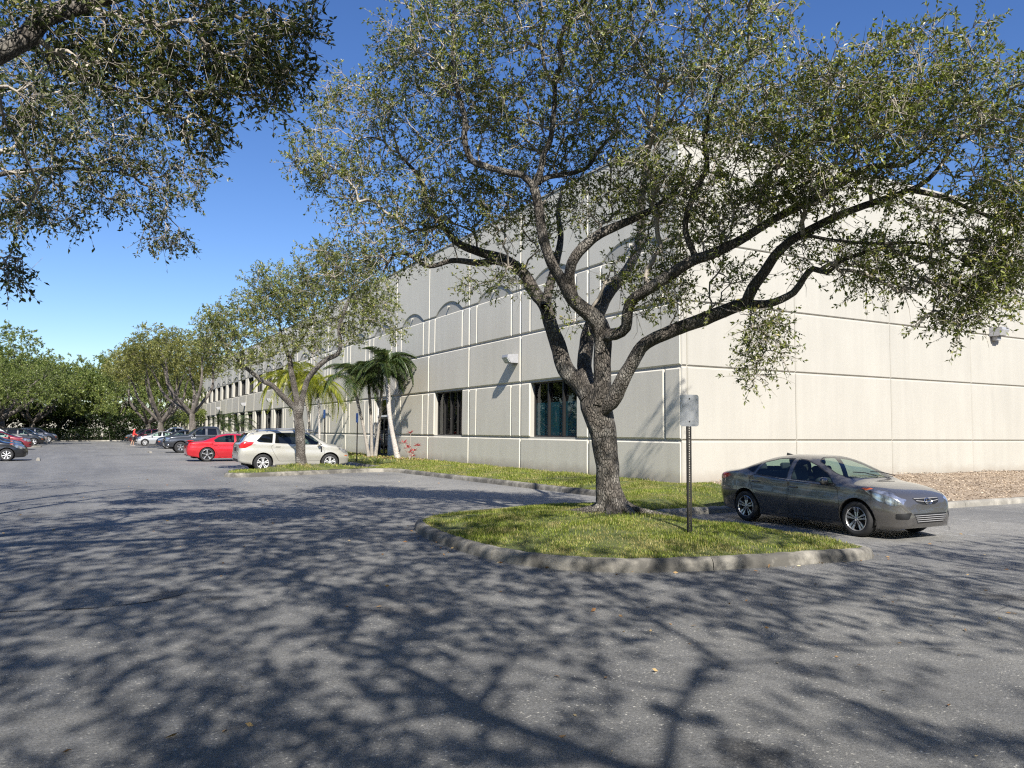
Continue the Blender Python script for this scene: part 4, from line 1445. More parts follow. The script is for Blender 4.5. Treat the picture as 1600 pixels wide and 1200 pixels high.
# ------------------------------------------------------------------ palms and the red plant
def frond_mesh(L, n, droop, seed, width=.5, lift=.9, plum=False):
    """arching rachis with paired strap leaflets"""
    r = np.random.default_rng(seed)
    V, F = [], []
    mb = MB()
    t = np.linspace(0, 1, 9)
    xs = L * (t - .25 * droop * t ** 3)
    zs = L * (lift * t - (lift * .55 + droop) * t ** 2)
    mb.tube([(x, 0, z) for x, z in zip(xs, zs)], list(np.linspace(.022, .004, 9)), 4)
    for k in range(n):
        u = .14 + .86 * k / (n - 1)
        x, z = np.interp(u, t, xs), np.interp(u, t, zs)
        dx, dz = np.interp(u, t, np.gradient(xs, t)), np.interp(u, t, np.gradient(zs, t))
        d = np.array([dx, 0, dz])
        d /= np.linalg.norm(d)
        ll = width * (math.sin(math.pi * min(1, .12 + u * .86)) ** .6) * r.uniform(.85, 1.1)
        for s, zz in (((-1, -.3), (1, -.3), (-.7, .45), (.7, .45), (0.3, -.8), (-.3, -.8)) if plum else ((-1, -.3), (1, -.3), (-1, .05), (1, .05))):
            dirv = unit(d * r.uniform(.5, .8) + np.array([0, s, 0]) * .8 + np.array([0, 0, zz - .2 * r.random()]))
            side = np.cross(dirv, [0, 0, 1.0])
            side /= np.linalg.norm(side) + 1e-9
            w = .017
            b = np.array([x, 0, z])
            m = b + dirv * ll * .5
            e = b + dirv * ll + np.array([0, 0, -.22 * ll])
            mb.raw([b - side * w * .5, b + side * w * .5, m + side * w, m - side * w, e], [(0, 1, 2, 3), (3, 2, 4)])
    return mb.mesh('frond')


def palm(name, stems, label, fm='palm', tm='palm_trunk', L=1.9, nf=11, rt=.09, n=26, width=.55, seed=0, lift=.75, droop=.55, plum=False):
    r = np.random.default_rng(seed)
    loc = np.array(stems[0][0])
    root = empty(name, tuple(loc))
    tag(root, label, 'palm', 'palms along the wall')
    mes = []
    for k in range(3):
        me = frond_mesh(L, n, droop + .12 * k, seed * 10 + k, width, lift + .15 * k, plum)
        me.materials.append(M[fm])
        mes.append(me)
    for st in stems:
        P = [np.array(p) - loc for p in st]
        pth = catmull(P, .16)
        rad = [rt * (1.35 - .45 * min(1, 3 * i / len(pth))) * (1 + .05 * (i % 2)) for i in range(len(pth))]
        MB().tube(pth, rad, 10).build('trunk', M[tm], root, True)
        top = pth[-1]
        d = pth[-1] - pth[-3]
        d = d / (np.linalg.norm(d) + 1e-9)
        MB().tube([top - d * .05, top + d * .25, top + d * .5], [rt * 1.05, rt * .95, rt * .4], 10).build('crownshaft', M['palm'], root, True)
        for k in range(nf):
            a = 2 * math.pi * (k * .618 + r.uniform(-.05, .05))
            o = bpy.data.objects.new('frond', mes[k % 3])
            COL.objects.link(o)
            o.parent = root
            o.location = tuple(top + d * .42)
            pit = r.uniform(-.75, .35) if k > 2 else r.uniform(-1.0, -.7)
            o.rotation_euler = (r.uniform(-.3, .3), pit, a)
            s = r.uniform(.8, 1.08)
            o.scale = (s, s, s)
    return root


def up(px0, py0, px1, py1, D, pxm=None):
    a, c = at(px0, py0, D), at(px1, py1, D)
    m = (a + c) / 2 if pxm is None else at(pxm, (py0 + py1) / 2, D)
    a = a.copy()
    a[2] = min(a[2], .15)
    return [a, m, c]


palm('palm_tree', [up(622, 716, 606, 588, 39.5, 609)], 'single palm with smooth pale grey trunk right of the entrance door', L=1.75, nf=17, rt=.125, seed=1, droop=.7, lift=.9, plum=True, n=34, width=.42)
palm('palm_tree', [up(577, 715, 555, 612, 41.5, 567), up(581, 715, 577, 614, 41.7, 580), up(586, 715, 597, 598, 41.3, 593)], 'three stemmed palm with dark drooping fronds left of the entrance door', tm='palm_trunk_d', L=2.45, nf=17, rt=.085, seed=2, n=34, width=.6, droop=.65, lift=.95)
palm('palm_tree', [up(499, 700, 497, 620, 50, 499)], 'yellow green palm with thin pale trunk in front of the blank wall', 'palm_y', L=2.5, nf=22, rt=.08, seed=3, width=.6, droop=.9, n=30)
palm('palm_tree', [up(483, 700, 470, 597, 54, 482), up(480, 700, 455, 610, 54.5, 468)], 'yellow green palm on dark stems behind the slender oak', 'palm_y', 'palm_trunk_d', L=2.6, nf=20, rt=.10, seed=4, width=.6, droop=.9, n=30)
palm('palm_shrub', [up(372, 692, 372, 672, 78, 372)], 'low bushy date palm before the far windows, right one of the pair', 'palm', L=2.4, nf=18, rt=.16, seed=5, width=.45, droop=.35, n=22)
palm('palm_shrub', [up(348, 690, 347, 671, 86, 348)], 'low bushy date palm before the far windows, left one of the pair', 'palm', L=2.4, nf=18, rt=.16, seed=6, width=.45, droop=.35, n=22)
palm('palm_tree', [up(283, 690, 281, 660, 104, 282), up(285, 690, 292, 662, 105, 288)], 'small dark palm at the foot of the wall beyond the pickup', 'palm', L=2.6, nf=13, rt=.1, seed=7, width=.6, n=20, droop=.7)

tb_ = at(641, 715, 39)
tb_[2] = .2
ti = empty('ti_plant', tuple(tb_))
tag(ti, 'spindly red leaved plant against the wall right of the palms', 'plant')
for (dx, h) in ((.0, .35), (-.32, .85), (.02, 1.35), (.38, .72), (-.12, .6), (.2, .45), (.1, .2)):
    MB().tube([(0, 0, -.05), (dx * .6, .03, h * .6), (dx, .05, h)], .013, 5).build('stem', M['twig'], ti)
    lf = MB()
    for k in range(11):
        a = k * 2.4
        el = random.uniform(.1, 1.1)
        d = Vector((math.cos(a) * math.cos(el), math.sin(a) * math.cos(el), math.sin(el)))
        s = d.cross(Vector((0, 0, 1))).normalized() * .03
        b = Vector((dx, .05, h))
        e = b + d * random.uniform(.22, .36)
        lf.raw([b, (b + e) / 2 + s, e - Vector((0, 0, .05)), (b + e) / 2 - s], [(0, 1, 2, 3)])
    lf.build('leaf_tuft', M['ti'], ti)

# ------------------------------------------------------------------ grass, chips, leaves on the ground
def blades(name, poly, n, zf, hgt, wid, mat, seed, keep=None, yscale=None):
    r = np.random.default_rng(seed)
    poly = np.array(poly)
    lo, hi = poly.min(0), poly.max(0)
    P = r.uniform(lo, hi, (int(n * 2.6), 2))
    P = P[inside([tuple(p) for p in poly], P)]
    if keep is not None: P = P[keep(P, r)]
    P = P[:n]
    N = len(P)
    z = zf(P)
    az = r.uniform(0, 2 * np.pi, N)
    patch = .75 + .45 * np.sin(P[:, 0] * 2.3 + 1.3 * np.sin(P[:, 1] * 1.1)) * np.sin(P[:, 1] * 2.9 + .7 * np.sin(P[:, 0] * 1.7))
    h = hgt * r.uniform(.45, 1.3, N) * patch
    lean = r.uniform(.15, .9, N) * h
    w = wid * r.uniform(.7, 1.3, N)
    s = np.stack([-np.sin(az), np.cos(az), az * 0], 1) * w[:, None] / 2
    b = np.column_stack([P, z - .01])
    d = np.stack([np.cos(az), np.sin(az), az * 0], 1)
    m = b + d * (lean * .35)[:, None] + np.stack([az * 0, az * 0, h * .62], 1)
    t = b + d * lean[:, None] + np.stack([az * 0, az * 0, h], 1)
    V = np.stack([b - s, b + s, m + s * .75, t, m - s * .75], 1).reshape(-1, 3)
    k = (np.arange(N) * 5)[:, None]
    F = np.concatenate([k + np.array([[0, 1, 2]]), k + np.array([[0, 2, 4]]), k + np.array([[4, 2, 3]])])
    o = link(name, mesh_np(name, V, F), mat)
    tag(o, kind='stuff')
    return o


def near_keep(P, r):
    # thin near the wall (dry thatch) and around the trunk
    d = np.hypot(P[:, 0] - base[0], P[:, 1] - base[1])
    wall = smooth(14.3, 15.1, P[:, 0]) * (P[:, 1] > 17.4)
    bare = np.sin(P[:, 0] * 1.9 + 2) * np.sin(P[:, 1] * 2.2 + P[:, 0]) + .5 * np.sin(P[:, 0] * 5.3 + P[:, 1] * 3.1) * np.sin(P[:, 1] * 6.1) > .5
    return (r.random(len(P)) > np.where(d < .75, .85, .0)) & (r.random(len(P)) > wall * .8) & ~(bare & (r.random(len(P)) < .7))


isl = [p for p in lawn_poly if p[1] < 18.5] + [(15.2, 18.5)]
isl = [tuple(p) for p in edge[::3] if p[1] < 18.0] + [(15.2, 18.0), (15.2, 17.4), (14.9, 15.6), (14.8, 13.47), (11.5, 13.45)]
blades('grass', isl, 110000, lawn_h, .062, .0085, M['grass'], 3, near_keep)
strip = [tuple(p) for p in edge[::3] if 18.0 <= p[1] < 34 and p[0] > 3] + [(15.2, 34), (15.2, 18.0)]
blades('grass', strip, 60000, lawn_h, .085, .014, M['grass'], 4, near_keep)
blades('grass', [(11.2, 34), (15.2, 34), (15.2, 110), (11.2, 110)], 12000, lawn_h, .12, .04, M['grass'], 5)
blades('dry_thatch', [(14.35, 17.6), (15.2, 17.6), (15.2, 46), (14.2, 46)], 6500, lawn_h, .035, .03, M['chip'], 6)


def chips(name, poly, n, zf, size, mat, seed, keep=None):
    r = np.random.default_rng(seed)
    poly = np.array(poly)
    P = r.uniform(poly.min(0), poly.max(0), (n * 3, 2))
    P = P[inside([tuple(p) for p in poly], P)]
    if keep is not None: P = P[keep(P, r)]
    P = P[:n]
    N = len(P)
    z = zf(P) + .005 + r.uniform(0, .008, N)
    d = unit(np.stack([r.normal(0, 1, N), r.normal(0, 1, N), r.normal(0, .25, N)], 1))
    V, F = leaves_np(np.column_stack([P, z]), d, size, r, fold=.2, width=.45)
    tag(link(name, mesh_np(name, V, F), mat), kind='stuff')


chips('mulch', [(14.9, 13.5), (16, 13.3), (17.6, 11.95), (44, 11.95), (44, 17.3), (15.3, 17.3), (14.95, 15.6)], 34000, bed_h, .055, M['chip'], 8)
chips('mulch', [(13.0, 35), (15.2, 35), (15.2, 48), (13.0, 48)], 2600, lawn_h, .1, M['dead'], 9)
gz = lambda P: g(P[:, 0], P[:, 1])
chips('fallen_leaves', [(-3, 2), (12, 2), (16, 10), (10, 30), (-8, 30)], 300, gz, .06, M['dead'], 10)
chips('fallen_leaves', [(2, 2.3), (7, 2.3), (9, 6), (3, 6)], 45, gz, .045, M['dead'], 13)


def gutter(P, r):
    d = dist_to(K_PATH, P)
    return (d < .35) & (r.random(len(P)) < .8 * np.exp(-d / .12)) & ~inside([tuple(p) for p in K_PATH[::4]] + [(15.2, 112), (15.2, 13.3)], P)


chips('kerb_litter', [(3.8, 6.2), (10.8, 6.2), (10.8, 14.9), (3.8, 14.9)], 900, gz, .05, M['dead'], 11, gutter)
root_p = MB()
for k in range(7):
    a = k * .9 + .3
    d = Vector((math.cos(a), math.sin(a), 0))
    bz = Vector(base)
    L_ = random.uniform(.6, 1.05)
    pts = [bz + d * .18 + Vector((0, 0, .16)), bz + d * .42 + Vector((0, 0, .045)), bz + d * L_ + Vector((random.uniform(-.1, .1), random.uniform(-.1, .1), -.03))]
    root_p.tube([p - bz for p in catmull(pts, .08).tolist() and [Vector(q) for q in catmull(pts, .08)]], list(np.linspace(.085, .02, len(catmull(pts, .08)))), 7)
ro = root_p.build('roots', M['bark'], oak, True)

# ------------------------------------------------------------------ signs, wheel stops
M['post'] = simple('post_dark', (.022, .02, .018), .6, .2, .35, 12)


def post_sign(loc, h, pw, ph, rz, label, perforated=True, plate='galv', back=True):
    root = empty('sign_post', loc, rz)
    tag(root, label, 'sign post', 'sign posts')
    mb = MB()
    # U channel: web and two flanges
    if perforated:
        zz, n = 0.0, 0
        mb.box((-.030, -.004, -.4), (-.009, 0, h))
        mb.box((.009, -.004, -.4), (.030, 0, h))
        k = int(h / .0254)
        for i in range(k + 1):
            z = i * h / k
            mb.box((-.009, -.004, z), (.009, 0, z + h / k * .56))
    else:
        mb.box((-.030, -.004, -.4), (.030, 0, h))
    mb.box((-.034, -.004, -.4), (-.030, .03, h))
    mb.box((.030, -.004, -.4), (.034, .03, h))
    mb.build('post', M['post'], root)
    # plate with rounded corners, its painted face turned away
    R, out = .035, []
    for cx, cz, a0 in ((pw / 2 - R, ph / 2 - R, 0), (-pw / 2 + R, ph / 2 - R, 90), (-pw / 2 + R, -ph / 2 + R, 180), (pw / 2 - R, -ph / 2 + R, 270)):
        for k in range(6):
            a = math.radians(a0 + 18 * k)
            out.append((cx + R * math.cos(a), h - ph / 2 + .03 + cz + R * math.sin(a)))
    pl = MB().prism(out, 1, -.009, -.0062).build('plate', M[plate], root)
    for z in (h - .03, h - ph + .1):
        MB().lathe([(0, -.016), (.011, -.016), (.011, -.0085), (0, -.0085)], 10, 'Y', (0, 0, z)).build('bolt', M['black'], pl)
    return root


sg = at(1078, 834, 11.05)
face = math.atan2(sg[0], -sg[1])
post_sign((sg[0], sg[1], float(lawn_h(np.array([sg[:2]]))[0]) - .02), at(1074, 617, 11.05)[2] - .24, .30, .46, math.radians(-14), 'bare metal sign back on a perforated brown post on the kerbed island')
p = at(557, 716, 37.4)
post_sign((p[0], p[1], .2), 2.3, .30, .46, math.radians(-86), 'thin dark sign post seen edge on just left of the three stemmed palm', False, 'blue')
p = at(506, 690, 42.6)
post_sign((p[0], p[1], .2), 2.6, .30, .46, math.radians(-84), 'thin sign post seen edge on behind the nose of the silver SUV', False, 'blue')


def wheel_stop(x, y, rz, label, mat='kerb_far'):
    mb = MB()
    prof = [(-.09, 0), (.09, 0), (.075, .10), (.045, .125), (-.045, .125), (-.075, .10)]
    mb.prism([(a, b) for a, b in prof], 1, -.9, .9)
    o = mb.build('wheel_stop', M[mat])
    o.location = (x, y, float(g(x, y)) + .004)
    o.rotation_euler = (0, 0, rz)
    tag(o, label, 'wheel stop', 'concrete wheel stops')


wheel_stop(-2.35, 47.6, .04, 'pale concrete wheel stop in front of the black sedan at the left edge')
wheel_stop(3.75, 60.4, .02, 'pale concrete wheel stop under the nose of the dark pickup')
wheel_stop(3.6, 86.3, -.02, 'pale concrete wheel stop by the silver sedan near the person')

# ------------------------------------------------------------------ cars
def pl(pts, x):
    p = np.array(pts, float)
    return np.interp(x, p[:, 0], p[:, 1])


def pch(pts, x):
    """monotone cubic through the control points"""
    p = np.array(pts, float)
    X, Y = p[:, 0], p[:, 1]
    h = np.diff(X)
    d = np.diff(Y) / h
    m = np.zeros(len(X))
    m[0], m[-1] = d[0], d[-1]
    for i in range(1, len(X) - 1):
        if d[i - 1] * d[i] > 0:
            w1, w2 = 2 * h[i] + h[i - 1], h[i] + 2 * h[i - 1]
            m[i] = (w1 + w2) / (w1 / d[i - 1] + w2 / d[i])
    i = np.clip(np.searchsorted(X, x) - 1, 0, len(X) - 2)
    t = np.clip((x - X[i]) / h[i], 0, 1)
    return (2 * t ** 3 - 3 * t ** 2 + 1) * Y[i] + (t ** 3 - 2 * t ** 2 + t) * h[i] * m[i] + (-2 * t ** 3 + 3 * t ** 2) * Y[i + 1] + (t ** 3 - t ** 2) * h[i] * m[i + 1]


def cut_poly(bm, poly, ax, pred):
    """split the skin along a convex outline seen along an axis; returns the faces inside it"""
    P = [Vector(p) for p in poly]
    area = sum(P[i].x * P[(i + 1) % len(P)].y - P[(i + 1) % len(P)].x * P[i].y for i in range(len(P)))
    if area < 0: P.reverse()
    a, b = ax
    x0, x1 = min(p.x for p in P) - .01, max(p.x for p in P) + .01
    y0, y1 = min(p.y for p in P) - .01, max(p.y for p in P) + .01

    pad = .22
    cur = []
    for f in bm.faces:
        c0 = f.verts[0].co
        if c0[a] < x0 - pad or c0[a] > x1 + pad or c0[b] < y0 - pad or c0[b] > y1 + pad: continue
        if pred(f): cur.append(f)
    for i in range(len(P)):
        p, q = P[i], P[(i + 1) % len(P)]
        d = q - p
        if d.length < 1e-6: continue
        no = [0, 0, 0]
        no[a], no[b] = d.y, -d.x
        co = [0, 0, 0]
        co[a], co[b] = p.x, p.y
        # only faces that still reach into the outline need cutting
        hot = []
        for f in cur:
            vs = [v.co for v in f.verts]
            if max(v[a] for v in vs) < x0 or min(v[a] for v in vs) > x1 or max(v[b] for v in vs) < y0 or min(v[b] for v in vs) > y1: continue
            s = [(v[a] - p.x) * d.y - (v[b] - p.y) * d.x for v in vs]
            if min(s) < -1e-7 and max(s) > 1e-7: hot.append(f)
        if not hot: continue
        ge = set(hot)
        for f in hot:
            ge.update(f.edges)
            ge.update(f.verts)
        hs = set(hot)
        rest = [f for f in cur if f not in hs]
        r = bmesh.ops.bisect_plane(bm, geom=list(ge), dist=1e-5, plane_co=co, plane_no=no)
        cur = rest + [f for f in r['geom'] if isinstance(f, bmesh.types.BMFace)]
    res = []
    for f in cur:
        c = f.calc_center_median()
        ok = True
        for i in range(len(P)):
            p, q = P[i], P[(i + 1) % len(P)]
            if (q.x - p.x) * (c[b] - p.y) - (q.y - p.y) * (c[a] - p.x) < -1e-6:
                ok = False
                break
        if ok: res.append(f)
    return res


def split_off(bm, faces, name, mat, parent, off=0.0, smooth_shade=True):
    """move faces into an object of their own"""
    faces = list(faces)
    if not faces: return None
    vm, V, F = {}, [], []
    for f in faces:
        idx = []
        for v in f.verts:
            if v not in vm:
                vm[v] = len(V)
                V.append(v.co + v.normal * off)
            idx.append(vm[v])
        F.append(idx)
    me = bpy.data.meshes.new(name)
    me.from_pydata([tuple(v) for v in V], [], F)
    me.polygons.foreach_set('use_smooth', [smooth_shade] * len(me.polygons))
    o = link(name, me, mat, parent)
    bmesh.ops.delete(bm, geom=faces, context='FACES')
    return o


def hull(P):
    P = sorted(set(P))
    out = []
    for seq in (P, P[::-1]):
        h = []
        for p in seq:
            while len(h) > 1 and (h[-1][0] - h[-2][0]) * (p[1] - h[-2][1]) - (h[-1][1] - h[-2][1]) * (p[0] - h[-2][0]) <= 1e-9: h.pop()
            h.append(p)
        out += h[:-1]
    return out


def inset_poly(P, k):
    """offset a convex outline inwards by k"""
    P = [Vector(p) for p in P]
    area = sum(P[i].x * P[(i + 1) % len(P)].y - P[(i + 1) % len(P)].x * P[i].y for i in range(len(P)))
    if area < 0: P.reverse()
    n = len(P)
    out = []
    for i in range(n):
        p, q, r = P[i - 1], P[i], P[(i + 1) % n]
        e1, e2 = (q - p).normalized(), (r - q).normalized()
        n1, n2 = Vector((-e1.y, e1.x)), Vector((-e2.y, e2.x))
        m = n1 + n2
        m = m / max(m.dot(n1), .3)
        out.append(q + m * k)
    return [tuple(p) for p in out]


def round_poly(P, r=.03, k=3):
    P = [Vector(p) for p in P]
    out = []
    n = len(P)
    for i in range(n):
        p, q, s = P[i - 1], P[i], P[(i + 1) % n]
        a = q + (p - q).normalized() * min(r, (p - q).length * .45)
        b = q + (s - q).normalized() * min(r, (s - q).length * .45)
        for j in range(k + 1):
            t = j / k
            out.append(tuple((1 - t) ** 2 * a + 2 * t * (1 - t) * q + t * t * b))
    return out


def wheel(parent, x, y, r, w, side, rim='alloy', spokes=5, rr=.70, style='double'):
    hub = MB()
    hub.lathe([(0, 0), (r * .26, 0), (r * .26, .02), (0, .02)], 14, 'Y')
    o = hub.build('wheel', M['trim'], parent, loc=(x, y, r))
    if side > 0: o.rotation_euler = (0, 0, math.pi)
    # outer face is at -y in wheel space
    ty = MB()
    R = r
    ty.lathe([(R * rr, -w / 2 + .012), (R * (rr + .05), -w / 2), (R * .90, -w / 2 - .002), (R * .97, -w / 2 + .02), (R, -w / 2 + .05), (R, w / 2 - .05), (R * .96, w / 2 - .015), (R * .7, w / 2), (R * .55, w / 2)], 36, 'Y')
    ty.build('tyre', M['rubber'], o, True)
    rm = MB()
    a = R * rr
    rm.lathe([(a, -w / 2 + .010), (a * .965, -w / 2 + .004), (a * .93, -w / 2 + .02), (a * .91, -w / 2 + .07), (a * .90, w / 2 - .02)], 36, 'Y')
    yf = -w / 2 + .028
    rm.lathe([(0, yf - .012), (a * .10, yf - .012), (a * .15, yf - .004), (a * .17, yf + .03)], 18, 'Y')
    for k in range(spokes):
        th = 2 * math.pi * k / spokes + math.pi / 2
        prs = ((-.07, .07),) if style == 'solid' else ((-.13, -.035), (.035, .13))
        for (u0, u1) in prs:
            V = []
            for (rad, k1, yy) in ((a * .13, .55, yf - .002), (a * .55, 1.15, yf + .004), (a * .95, 1.65, yf - .008)):
                for u in (u0, u1):
                    uu = u * a * k1 * 1.25
                    V.append((rad * math.cos(th) - uu * math.sin(th), yy, rad * math.sin(th) + uu * math.cos(th)))
                for u in (u0, u1):
                    uu = u * a * k1 * 1.25
                    V.append((rad * math.cos(th) - uu * math.sin(th), yy + .03, rad * math.sin(th) + uu * math.cos(th)))
            F = []
            for s in (0, 4):
                F += [(s, s + 1, s + 5, s + 4), (s, s + 4, s + 6, s + 2), (s + 1, s + 3, s + 7, s + 5)]
            rm.raw(V, F)
    rm.build('rim', M[rim], o)
    MB().lathe([(0, .0), (a * .80, .0), (a * .80, .012), (0, .012)], 20, 'Y').build('brake_disc', M['trim'], o)
    return o


def seat_mb(mb, x, y, z, w=.5):
    mb.box((x - .25, y - w / 2, z - .16), (x + .25, y + w / 2, z), ch=.05)
    Mx = Matrix.Translation((x - .24, y, z)) @ Matrix.Rotation(math.radians(-14), 4, 'Y')
    h = .58 if w < 1 else .44
    mb.box((-.07, -w / 2, -.05), (.07, w / 2, h), Mx, ch=.05)
    for yy in ((0,) if w < 1 else (-.36, .36)): mb.box((-.05, yy - .13, h + .02), (.05, yy + .13, h + .17), Mx, ch=.04)


def car(name, loc, heading, spec, label, cat='car', group='vehicles parked on the lot'):
    """heading: direction the nose points, radians from +X. Local frame: nose +x, left +y."""
    S = spec
    root = empty(name, loc, heading)
    tag(root, label, cat, group)
    L2 = S['L'] / 2
    paint_m = S['paint']
    # stations: dense near both ends
    u = np.linspace(0, 1, S.get('nx', 60))
    xs = -L2 + S['L'] * (u - .13 * np.sin(2 * np.pi * u) / 1.0 * .9)
    xs = np.clip(xs, -L2, L2)
    xs = np.unique(np.concatenate([xs, S.get('xs', [])]))
    zt, zs, zb, wd = pch(S['top'], xs), pch(S['belt'], xs), pch(S['bot'], xs), pch(S['width'], xs)
    zs = np.minimum(zs, zt - .02)
    zs = np.maximum(zs, zb + .05)
    nb, nl, nu = 3, 10, 15
    rows = []
    cabf = smooth(.12, .40, zt - zs)
    # keep the rounded deck where there is no cabin
    for i in range(len(xs)):
        sec = []
        for k in range(nb): sec.append((wd[i] * .90 * k / (nb - .2), zb[i]))
        for k in range(nl):
            t = k / (nl - 1)
            z = zb[i] + (zs[i] - zb[i]) * t
            tuck = .10 * (1 - t) ** 3 + S.get('flare', .03) * 0
            bul = 1 - tuck - .035 * max(0, t - .62) ** 1.3 / .3 - .012 * math.sin(t * 9.5)
            sec.append((wd[i] * bul, z))
        ws = sec[-1][0]
        n = 2.3 + (S.get('n', 4.2) - 2.3) * cabf[i]
        tum = S.get('tumble', .24) * cabf[i]
        for k in range(1, nu + 1):
            th = (math.pi / 2) * (k / nu)
            yy = ws * max(math.cos(th), 0) ** (2 / n)
            tt = math.sin(th) ** (2 / n)
            z = zs[i] + (zt[i] - zs[i]) * tt
            crown = 0
            sec.append((yy * (1 - tum * tt), z))
        sec[-1] = (0.0, zt[i])
        rows.append(sec)
    ns = len(rows[0])
    bm = bmesh.new()
    ring = []
    for i, sec in enumerate(rows):
        half = [bm.verts.new((xs[i], y, z)) for y, z in sec]
        other = [bm.verts.new((xs[i], -y, z)) for y, z in sec[1:-1]]
        ring.append(half + other[::-1])
    m = len(ring[0])
    for i in range(len(ring) - 1):
        for k in range(m):
            k2 = (k + 1) % m
            bm.faces.new((ring[i][k], ring[i + 1][k], ring[i + 1][k2], ring[i][k2]))
    bm.faces.new(ring[0])
    bm.faces.new(ring[-1][::-1])
    bmesh.ops.recalc_face_normals(bm, faces=bm.faces[:])
    bm.normal_update()
    R = S['wr']
    # wheel openings
    arch = S.get('arch', R * 1.16)
    for wx in (S['xf'], S['xr']):
        for sd in (1, -1):
            poly = [(wx + arch * math.cos(a), R + .01 + arch * math.sin(a)) for a in np.linspace(0, 2 * math.pi, 28, endpoint=False)]
            fs = cut_poly(bm, poly, (0, 2), lambda f, s=sd: f.calc_center_median().y * s > S['W'] * .26)
            bmesh.ops.delete(bm, geom=fs, context='FACES')
    # turn the arch lips inwards
    bm.edges.ensure_lookup_table()
    be = [e for e in bm.edges if len(e.link_faces) == 1]
    r_ = bmesh.ops.extrude_edge_only(bm, edges=be)
    for v in [g_ for g_ in r_['geom'] if isinstance(g_, bmesh.types.BMVert)]:
        v.co.y -= math.copysign(.07, v.co.y)
    bm.normal_update()
    # glass
    for part, axis, poly, gm in S['glass']:
        if axis == 'side':
            for sd in (1, -1):
                P = round_poly(poly, .035)
                rim_ = cut_poly(bm, P, (0, 2), lambda f, s=sd: f.normal.y * s > .25 and f.calc_center_median().z > S['cut_z'])
                for f in rim_: f.material_index = 1
                fs = cut_poly(bm, round_poly(inset_poly(poly, .016), .03), (0, 2), lambda f, s=sd: f.normal.y * s > .25 and f.calc_center_median().z > S['cut_z'])
                split_off(bm, fs, part, M[gm], root)
        else:
            P = round_poly([(x, y) for x, y in poly] + [(x, -y) for x, y in reversed(poly)], .06)
            sgn = 1 if axis == 'front' else -1
            pr = lambda f, s=sgn: f.normal.z > .08 and f.normal.x * s > .1 and f.calc_center_median().z > S['cut_z']
            rim_ = cut_poly(bm, P, (0, 1), pr)
            for f in rim_: f.material_index = 1
            fs = cut_poly(bm, round_poly(inset_poly([(x, y) for x, y in poly] + [(x, -y) for x, y in reversed(poly)], .02), .05), (0, 1), pr)
            split_off(bm, fs, part, M[gm], root)
    # front and rear features, seen along x: (part, sign, outline in y-z, material, mirrored)
    for part, sgn, poly, mt, mirror, xmin in S['ends']:
        for sd in ((1, -1) if mirror else (1,)):
            P = round_poly([(y * sd, z) for y, z in poly], .025)
            pr = lambda f, s=sgn, xm=xmin: f.calc_center_median().x * s > xm and f.normal.x * s > .05
            fs = cut_poly(bm, P, (1, 2), pr)
            o = split_off(bm, fs, part, M[mt], root, -.004 if mt in ('black', 'trim') else .002)
    # lamps that wrap the corner, cut in side view
    for part, poly, mt in S.get('sides', []):
        for sd in (1, -1):
            P = round_poly(hull(poly), .02)
            fs = cut_poly(bm, P, (0, 2), lambda f, s=sd: f.calc_center_median().y * s > .12 and (f.normal.y * s > .05))
            split_off(bm, fs, part, M[mt], root, .003)
    # door shut lines: a narrow recessed dark strip round each door
    for poly in S['doors']:
        for sd in (1, -1):
            pr = lambda f, s=sd: f.normal.y * s > .2 and f.calc_center_median().y * s > S['W'] * .25
            P = round_poly(hull(poly), .06)
            keep = {}
            for f in cut_poly(bm, P, (0, 2), pr):
                if f.material_index == 0: f.material_index = 2
            fi = cut_poly(bm, round_poly(inset_poly(hull(poly), S.get('seam', .009)), .055), (0, 2), pr)
            for f in fi:
                if f.material_index == 2: f.material_index = 0
            paint_f = [f for f in fi if f.material_index == 0]
            split_off(bm, paint_f, 'door', paint_m, root)
    for f in bm.faces: f.smooth = True
    me = bpy.data.meshes.new('body')
    bm.to_mesh(me)
    bm.free()
    body = link('body', me, [paint_m, M['trim'], M['gap']], root)
    # bits and pieces
    W2 = S['W'] / 2
    un = MB()
    un.box((-L2 + .35, -W2 + .30, S['gc']), (L2 - .35, W2 - .30, S['gc'] + .12))
    for wx in (S['xf'], S['xr']):
        for sd in (1, -1):
            a = arch * .99
            V, F = [], []
            for k in range(13):
                th = math.pi * (-.08 + 1.16 * k / 12)
                for yy in (W2 - .07, W2 - .36): V.append((wx + a * math.cos(th), yy * sd, R + .01 + a * math.sin(th)))
            for k in range(12): F.append((2 * k, 2 * k + 1, 2 * k + 3, 2 * k + 2))
            F.append(tuple(2 * k + 1 for k in range(13)))
            un.raw(V, F)
    un.build('underbody', M['gap'], root)
    it = MB()
    sx = S['seats']
    fz = S['floor']
    it.box((S['cab0'], -W2 + .16, fz - .05), (S['cab1'], W2 - .16, fz))
    it.box((S['cab1'] - .50, -W2 + .18, fz), (S['cab1'] + .12, W2 - .18, fz + S.get('dash', .38)), ch=.06)
    for x in sx[:1]:
        for y in (.37, -.37): seat_mb(it, x, y, fz + .22)
    for x in sx[1:]: seat_mb(it, x, 0, fz + .22, 1.25)
    sw = [Vector((S['cab1'] - .62 + .05 * math.sin(a) * 1, .37 + .18 * math.cos(a), fz + S.get('dash', .38) + .02 + .17 * math.sin(a))) for a in np.linspace(0, 2 * math.pi, 17)]
    it.tube(sw, .015, 5, False)
    it.build('interior', M['seat'], root)
